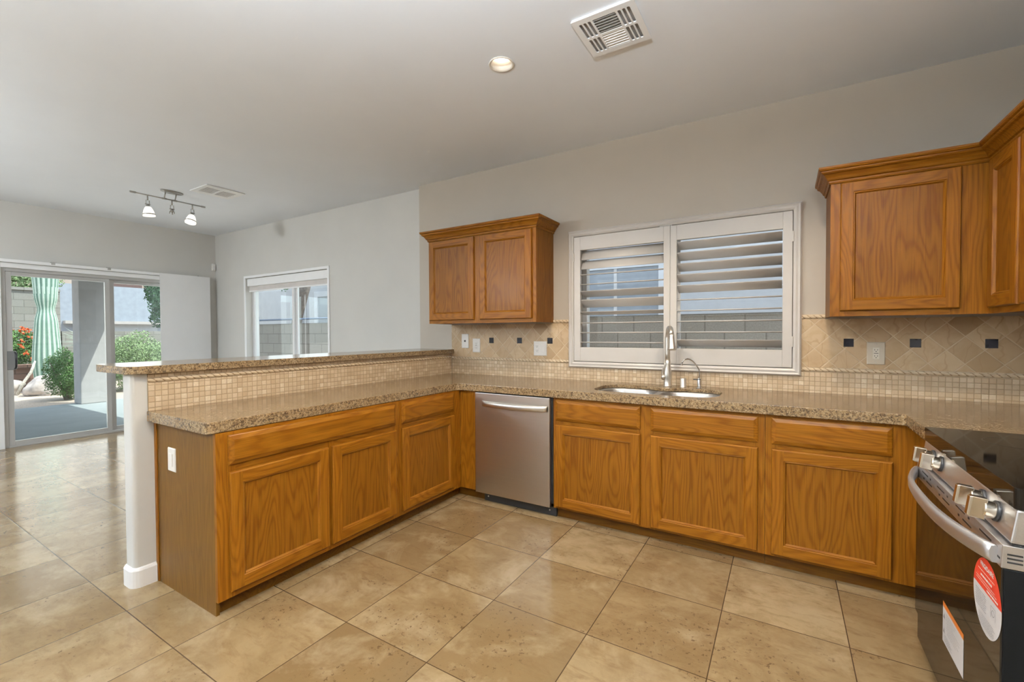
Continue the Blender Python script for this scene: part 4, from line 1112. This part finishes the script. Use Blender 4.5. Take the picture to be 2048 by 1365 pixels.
# track light
TXx = -5.462; TZ = 2.79
tl = thing('track_light', (TXx, -1.28, TZ), 'brushed nickel track light with two lit glass shades in the dining area', 'ceiling light')
cb = MB(); seg = 36
cb.grid([[(TXx + 0.06 + 0.055 * sx * math.cos(2 * math.pi * k / seg), -1.285 + 0.105 * sx * math.sin(2 * math.pi * k / seg), z) for k in range(seg)] for sx, z in ((1.0, ZC - 0.001), (1.0, ZC - 0.012), (0.85, ZC - 0.018), (0.01, ZC - 0.019))], closed_u=True, caps=True)
build('canopy', cb, 'track_metal', tl)
build('rail', MB().tube([(TXx, -1.62, TZ), (TXx, -0.945, TZ)], 0.0065, 10).tube([(TXx, -1.635, TZ), (TXx, -1.585, TZ)], 0.010, 10).tube([(TXx, -0.975, TZ), (TXx, -0.935, TZ)], 0.010, 10), 'track_metal', tl)
for yy in (-1.335, -1.235):
    build('stem', MB().tube([(TXx + 0.03, yy, ZC - 0.018), (TXx, yy, TZ)], 0.006, 8).tube([(TXx, yy - 0.02, TZ), (TXx, yy + 0.02, TZ)], 0.010, 8), 'track_metal', tl)
for yy, tiltv, lit in ((-1.484, (0.0, 0.10, -1), True), (-1.264, (0, 0, -1), False), (-1.066, (0.15, -0.25, -1), True)):
    tv = Vector(tiltv).normalized()
    hb = MB().tube([(TXx, yy, TZ), (TXx, yy, TZ - 0.055)], [0.006, 0.008], 8)
    hb.tube([(TXx, yy - 0.014, TZ - 0.055), (TXx, yy - 0.016, TZ - 0.10)], 0.0035, 6).tube([(TXx, yy + 0.014, TZ - 0.055), (TXx, yy + 0.016, TZ - 0.10)], 0.0035, 6).tube([(TXx, yy - 0.022, TZ - 0.098), (TXx, yy + 0.022, TZ - 0.098)], 0.006, 8)
    hd = build('lamp_head', hb, 'track_metal', tl)
    c0 = Vector((TXx, yy, TZ - 0.095))
    build('socket', MB().lathe(c0, [(0.014, 0.0), (0.016, 0.018), (0.020, 0.026), (0.018, 0.034)], axis=tv, seg=14), 'track_metal', hd)
    if lit:
        build('lamp_shade', MB().lathe(c0 + tv * 0.026, [(0.018, 0.0), (0.030, 0.012), (0.042, 0.040), (0.052, 0.075), (0.054, 0.100), (0.048, 0.100), (0.001, 0.085)], axis=tv, seg=24), 'shade_glass', hd)
        build('shade_band', MB().lathe(c0 + tv * 0.026, [(0.0535, 0.074), (0.056, 0.076), (0.0565, 0.084), (0.0545, 0.086)], axis=tv, seg=24, caps=False), 'track_metal', hd)
        pl = c0 + tv * 0.17
        lamp('track_lamp', 'SPOT', pl, 12, WARM, 0.04, tv, spot=110)
    else:
        build('socket_prongs', MB().tube([c0 + Vector((0, -0.02, -0.03)), c0 + Vector((0, -0.024, -0.055))], 0.004, 6).tube([c0 + Vector((0, 0.02, -0.03)), c0 + Vector((0, 0.022, -0.05))], 0.004, 6).tube([c0 + Vector((0, 0, -0.03)), c0 + Vector((0, 0.004, -0.062))], 0.006, 6), 'track_metal', hd)

# ------------------------------------------------------------------ outside
rnd = random.Random(7)
def setk(o): o['kind'] = 'structure'; return o
struct('ground', MB().box(-60, 40, -40, 60, -0.6, -0.125), 'gravel')
pt = MB().box(-12.05, XF - 0.165, -6.0, 0.55, -0.124, -0.08)
tag(build('patio_slab', pt, 'patio', loc=(-9.8, -2.7, -0.124)), 'blue-grey concrete patio slab outside the sliding door', 'patio')
struct('patio_roof', MB().box(-12.3, XF - 0.165, -6.0, 0.40, 2.62, 2.85), 'stucco')
struct('eave', MB().box(-7.56, 2.5, 0.255, 0.92, 2.62, 2.80), 'stucco')
struct('house_roof', MB().box(-7.56, 2.2, -8.6, 0.255, 2.975, 3.4), 'stucco')
pc = build('patio_column', MB().box(-12.10, -11.70, -0.42, 0.06, -0.08, 2.62), 'stucco', loc=(-11.87, -0.13, -0.08), bev=0.015)
tag(pc, 'square grey stucco column holding the patio roof', 'column')

def leaves(name, mat, label, cat, center, rad, n, size, shape='ball', seed=1, extra=None, group=None, kind=None, core=True, parent=None):
    r = random.Random(seed); b = MB(); cx, cy, cz = center; rx, ry, rz = rad
    for i in range(n):
        while True:
            p = Vector((r.uniform(-1, 1), r.uniform(-1, 1), r.uniform(-1, 1)))
            L_ = p.length
            if L_ > 1: continue
            q = mnoise.noise(p * 2.2 + Vector((seed, 0, 0)))
            if L_ < 0.62 + 0.35 * q - 0.25 and r.random() < 0.7: continue
            if L_ > 0.85 + 0.3 * q: continue
            break
        P_ = Vector((cx + p.x * rx, cy + p.y * ry, cz + p.z * rz))
        nrm = (p.normalized() + Vector((r.uniform(-1, 1), r.uniform(-1, 1), r.uniform(-1, 1))) * 0.9).normalized()
        a = nrm.orthogonal().normalized(); a = (Matrix.Rotation(r.uniform(0, 6.28), 3, nrm) @ a); bb = nrm.cross(a)
        s_ = size * r.uniform(0.6, 1.3); w_ = s_ * 0.45
        b.face([P_ - a * s_, P_ + bb * w_ + nrm * s_ * 0.15, P_ + a * s_, P_ - bb * w_ + nrm * s_ * 0.15])
    return b

def shrub(name, label, center, rad, n, size, mat, seed, flowers=0, trunk=None):
    base = (center[0], center[1], -0.125)
    t = thing(name, base, label, 'plant')
    build('foliage', leaves('', mat, '', '', center, rad, n, size, seed=seed), mat, t, recalc=False)
    rr = random.Random(seed + 5); b = MB()
    for i in range(7):
        a = rr.uniform(0, 6.28); k = rr.uniform(0.3, 0.8)
        b.tube([(center[0] + rr.uniform(-0.05, 0.05), center[1] + rr.uniform(-0.05, 0.05), -0.125), (center[0] + math.cos(a) * rad[0] * k * 0.5, center[1] + math.sin(a) * rad[1] * k * 0.5, center[2] - rad[2] * 0.3), (center[0] + math.cos(a) * rad[0] * k, center[1] + math.sin(a) * rad[1] * k, center[2] + rad[2] * 0.4)], [0.03, 0.02, 0.008], 6)
    build('stems', b, 'bark', t)
    if flowers:
        b = MB()
        for i in range(flowers):
            d_ = Vector((rr.uniform(-0.2, 1), rr.uniform(-1, 1), rr.uniform(-0.4, 1))).normalized()
            P_ = Vector((center[0] + d_.x * rad[0], center[1] + d_.y * rad[1], center[2] + d_.z * rad[2])) * 1.0
            for k in range(7):
                q = P_ + Vector((rr.uniform(-1, 1), rr.uniform(-1, 1), rr.uniform(-1, 1))) * 0.035
                nn = Vector((rr.uniform(-1, 1), rr.uniform(-1, 1), rr.uniform(-1, 1))).normalized(); a = nn.orthogonal().normalized() * 0.028; c_ = nn.cross(a)
                b.face([q - a, q + c_, q + a, q - c_])
        build('flowers', b, 'flower', t, recalc=False)
    return t
# garden seen through the patio door
shrub('hedge', 'bright green leafy hedge seen through the right door pane', (-14.2, 1.40, 0.55), (0.8, 1.15, 0.90), 17000, 0.027, 'leaf_a', 11)
shrub('shrub', 'green shrub growing beside the patio column', (-13.3, -0.22, 0.45), (0.55, 0.42, 0.62), 8500, 0.022, 'leaf_b', 12)
shrub('flowering_shrub', 'shrub with orange flowers behind the low garden wall', (-17.2, -0.55, 0.95), (0.5, 0.95, 0.62), 9500, 0.032, 'leaf_b', 13, flowers=110)
shrub('shrub', 'green treetop showing above the tall garden wall behind the cactus', (-19.8, 0.2, 2.95), (0.6, 1.2, 0.65), 7000, 0.04, 'leaf_a', 17)
# saguaro
cb = MB(); seg = 96; cx, cy = -15.6, -0.02
zs = [-0.125 + 0.06 * i for i in range(75)]
rows = []
def cr(z):
    return 0.245 + 0.035 * math.sin(z * 2.1 + 0.6) - 0.05 * math.exp(-((z - 1.95) / 0.18) ** 2) - 0.03 * math.exp(-((z - 0.2) / 0.3) ** 2)
for z in zs:
    R_ = cr(z)
    if z > 4.0: R_ *= math.sqrt(max(0.02, 1 - ((z - 4.0) / 0.34) ** 2))
    rows.append([(cx + (R_ * (0.88 + 0.12 * abs(math.cos(8 * (2 * math.pi * k / seg) + 0.25 * math.sin(z * 1.3))) ** 0.8)) * math.cos(2 * math.pi * k / seg), cy + (R_ * (0.88 + 0.12 * abs(math.cos(8 * (2 * math.pi * k / seg) + 0.25 * math.sin(z * 1.3))) ** 0.8)) * math.sin(2 * math.pi * k / seg), z) for k in range(seg)])
cb.grid(rows, closed_u=True, caps=True)
cb.bm.faces.ensure_lookup_table()
for f in cb.bm.faces:
    q = f.calc_center_median(); rr0 = math.hypot(q.x - cx, q.y - cy)
    if rr0 > cr(q.z) * 0.965: f.material_index = 1
sg = thing('saguaro_cactus', (cx, cy, -0.125), 'tall ribbed green saguaro cactus outside the patio door', 'cactus')
build('stem', cb, ['cactus', 'cactus_rib'], sg)
b = MB(); rr = random.Random(4)
for rib in range(16):
    th = (rib * math.pi / 8)
    for i in range(56):
        z = 0.0 + i * 0.07; R_ = cr(z) * 1.0
        th2 = th - 0.25 * math.sin(z * 1.3) / 8
        o_ = Vector((math.cos(th2), math.sin(th2), 0)); P_ = Vector((cx, cy, z)) + o_ * R_
        for k in range(2):
            dv = (o_ + Vector((rr.uniform(-1, 1), rr.uniform(-1, 1), rr.uniform(-1, 1))) * 0.8).normalized() * 0.035
            sd = dv.cross(Vector((0, 0, 1))).normalized() * 0.003
            b.face([P_ - sd, P_ + sd, P_ + dv])
sp = build('spines', b, plain('cactus_spine', (0.72, 0.80, 0.70), 0.6), sg, recalc=False); sp['kind'] = 'stuff'
def rock(label, c, r, seed):
    bm = bmesh.new(); bmesh.ops.create_icosphere(bm, subdivisions=4, radius=1)
    for v_ in bm.verts:
        p = v_.co.copy(); k = 1 + 0.28 * mnoise.noise(p * 1.3 + Vector((seed, 3, 1))) + 0.10 * mnoise.noise(p * 4 + Vector((seed, 0, 0)))
        v_.co = Vector((c[0] + p.x * r[0] * k, c[1] + p.y * r[1] * k, max(-0.124, c[2] + p.z * r[2] * k)))
    for f in bm.faces: f.smooth = True
    mb = MB(); mb.bm.free(); mb.bm = bm
    tag(build('boulder', mb, 'rock', loc=(c[0], c[1], -0.124)), label, 'rock')
rock('large pale boulder lying at the foot of the cactus', (-14.85, -0.12, 0.02), (0.34, 0.44, 0.36), 2)
rock('smaller pale boulder at the left edge of the door glass', (-15.7, -0.86, 0.02), (0.24, 0.40, 0.27), 8)
# fallen cholla stick
b = MB(); b.tube([(-15.25, -0.62, -0.10), (-15.28, -0.50, 0.18), (-15.25, -0.38, 0.42), (-15.2, -0.32, 0.68)], [0.035, 0.032, 0.03, 0.02], 8)
tag(build('dead_branch', b, 'cholla', loc=(-14.9, -0.42, -0.1)), 'dry pale branch leaning against the boulder by the cactus', 'branch')
# yucca
yc = thing('yucca', (-16.0, 0.95, -0.12), 'spiky pale green yucca between the cactus and the column', 'plant')
rr = random.Random(9); b = MB()
for i in range(70):
    a = rr.uniform(0, 6.28); el = rr.uniform(0.0, 1.35); L_ = rr.uniform(0.55, 0.85)
    d_ = Vector((math.cos(a) * math.cos(el), math.sin(a) * math.cos(el), math.sin(el))); o_ = Vector((-16.0, 0.95, 1.00)); sd = d_.cross(Vector((0, 0, 1)))
    if sd.length < 0.01: continue
    sd.normalize(); sd *= 0.022; n_ = sd.cross(d_).normalized() * 0.008
    mid = o_ + d_ * L_ * 0.5 + Vector((0, 0, 0.02)); tip = o_ + d_ * L_ - Vector((0, 0, 0.05))
    b.face([o_ - sd * 0.6, o_ + n_, mid + n_, mid - sd]); b.face([o_ + n_, o_ + sd * 0.6, mid + sd, mid + n_]); b.face([mid - sd, mid + n_, tip]); b.face([mid + n_, mid + sd, tip])
build('leaves', b, 'yucca', yc, recalc=False)
build('trunk', MB().tube([(-16.0, 0.95, -0.12), (-16.0, 0.95, 0.5), (-16.0, 0.95, 1.02)], [0.09, 0.08, 0.07], 10), 'bark', yc)
# garden walls
tag(build('retaining_wall', MB().box(-16.6, -16.3, -6, 0.9, -0.124, 0.47).box(-16.62, -16.22, -6, 0.9, 0.47, 0.55), 'planter', loc=(-16.4, -2.5, -0.124)), 'low red-brown block retaining wall behind the cactus', 'garden wall')
tag(build('block_wall', MB().box(-18.9, -18.6, -8, 0.95, -0.124, 2.62).box(-18.92, -18.55, -8, 0.95, 2.62, 2.70), 'block_y', loc=(-18.75, -3.5, -0.124)), 'tall grey block wall at the back of the garden', 'garden wall')
tag(build('block_wall', MB().box(-18.9, -18.6, 0.98, 14, -0.124, 1.42), 'block_y', loc=(-18.75, 7, -0.124)), 'lower grey block wall behind the hedge', 'garden wall')
# neighbour house behind garden
nh = thing('house', (-25, 3.0, -0.12), 'pale grey and beige stucco house beyond the garden wall', 'building')
build('wall', MB().box(-26, -24, 1.9, 9.0, -0.12, 3.35), plain('blue_grey_block_wall', (0.30, 0.34, 0.39), 0.9, var=0.08), nh)
build('upper_wall', MB().box(-30, -26.2, -3, 12, -0.12, 9), 'stucco_b', nh)
build('roof_recess', MB().box(-26.3, -26.1, 4.3, 5.6, 3.5, 3.9), plain('recess_brown', (0.12, 0.07, 0.06), 0.8), nh)
build('garage_door', MB().box(-24.03, -23.98, 2.6, 5.4, 0.3, 1.75), plain('garage_grey', (0.42, 0.45, 0.48), 0.6), nh)
build('awning', MB().box(-24.3, -23.7, 2.3, 6.5, 1.75, 1.87), 'tile_roof', nh)
tr = thing('cedar_tree', (-17.0, 3.3, -0.12), 'dark green tree beyond the hedge at the right of the patio door', 'tree')
b = leaves('', '', '', '', (-16.8, 2.95, 2.6), (0.6, 0.55, 1.25), 5200, 0.05, seed=31)
build('foliage', b, 'leaf_c', tr, recalc=False)
build('trunk', MB().tube([(-16.8, 2.95, -0.12), (-16.8, 2.95, 1.5), (-16.8, 2.95, 2.6)], [0.09, 0.07, 0.04], 8), 'bark', tr)

# side yard (through the dining and kitchen windows)
tag(build('block_fence', MB().box(-12.6, 6, 2.0, 2.2, -0.124, 1.50).box(-12.6, 6, 1.99, 2.21, 1.50, 1.525), 'block', loc=(-5, 2.1, -0.124)), 'grey concrete block fence along the side yard outside the windows', 'fence')
nb = thing('house', (-4, 7, -0.12), 'pale grey stucco house next door behind the block fence', 'building')
b = MB(); b.box(-12.35, 6, 5.0, 5.3, -0.12, 5.2); b.box(-12.35, -12.05, 5.3, 12, -0.12, 5.2)
build('wall', b, 'stucco_n', nb)
for (xa, xb_, za, zb_) in ((-3.35, -1.70, 1.0, 2.55), (-11.75, -10.6, 0.9, 2.42)):
    b = MB(); ring_x(b, xa, xb_, za, zb_, 0.16, 4.94, 5.0); fr = build('window_surround', b, plain('white_stucco', (0.80, 0.82, 0.85), 0.8), nb)
    build('window_glass', MB().box(xa, xb_, 4.975, 4.995, za, zb_), 'winblue', fr)
    build('mullion', MB().box((xa + xb_) / 2 - 0.03, (xa + xb_) / 2 + 0.03, 4.96, 4.975, za, zb_), 'vinyl', fr)
build('eave', MB().box(-12.8, 6, 4.6, 5.5, 5.2, 5.4), 'tile_roof', nb)
gb = thing('garden_building', (-14.1, 6, -0.12), 'pale stucco porch column block seen in the left dining window pane', 'building')
build('wall', MB().box(-15.3, -13.9, 5.1, 5.4, -0.12, 4.5).box(-13.9, -13.6, 5.1, 6.2, -0.12, 4.5), 'stucco_n', gb)
tr = thing('tree', (-10.4, 3.4, -0.12), 'tree with a dark leaning trunk beyond the block fence', 'tree')
build('trunk', MB().tube([(-10.42, 3.3, -0.12), (-10.36, 3.3, 1.3), (-10.20, 3.3, 1.8), (-9.92, 3.3, 2.5), (-9.80, 3.3, 3.3)], [0.12, 0.11, 0.12, 0.14, 0.16], 12), 'bark', tr)
build('foliage', leaves('', '', '', '', (-10.7, 3.4, 3.1), (1.2, 0.5, 0.75), 4500, 0.05, seed=41), 'leaf_b', tr, recalc=False)
tr = thing('tree', (-17, 9, -0.12), 'green background tree between the two pale houses', 'tree')
build('foliage', leaves('', '', '', '', (-17, 8.5, 2.9), (3.2, 1.2, 1.6), 8000, 0.08, seed=43), 'leaf_a', tr, recalc=False)
build('trunk', MB().tube([(-17, 8.5, -0.12), (-17, 8.5, 2.8)], [0.2, 0.12], 10), 'bark', tr)
tag(build('white_wall', MB().box(-19, -12.6, 6.6, 6.8, -0.12, 2.05), plain('white_wall', (0.8, 0.8, 0.8), 0.8), loc=(-15, 6.7, -0.12)), 'white garden wall glimpsed between the pale houses', 'garden wall')
tag(build('drain_pipe', MB().tube([(-11.3, 2.9, -0.12), (-11.3, 2.9, 1.75)], 0.035, 8).tube([(-11.3, 2.9, 1.66), (-6.0, 2.9, 1.66)], 0.022, 8), 'pipe', loc=(-9, 2.9, -0.12)), 'blue pipe running along the far side of the block fence', 'pipe')
tag(build('vent_pipe', MB().lathe((-10.9, 2.5, -0.124), [(0.07, 0.0), (0.07, 1.86), (0.085, 1.87), (0.085, 1.93), (0.001, 1.94)]), plain('galvanised', (0.55, 0.6, 0.66), 0.5, 0.4), loc=(-10.9, 2.5, -0.124)), 'short pale capped pipe standing behind the block fence', 'pipe')

# tidy helper properties
for o in list(bpy.data.objects):
    if '_o' in o: del o['_o']
    if o.type == 'EMPTY' and not o.children: pass
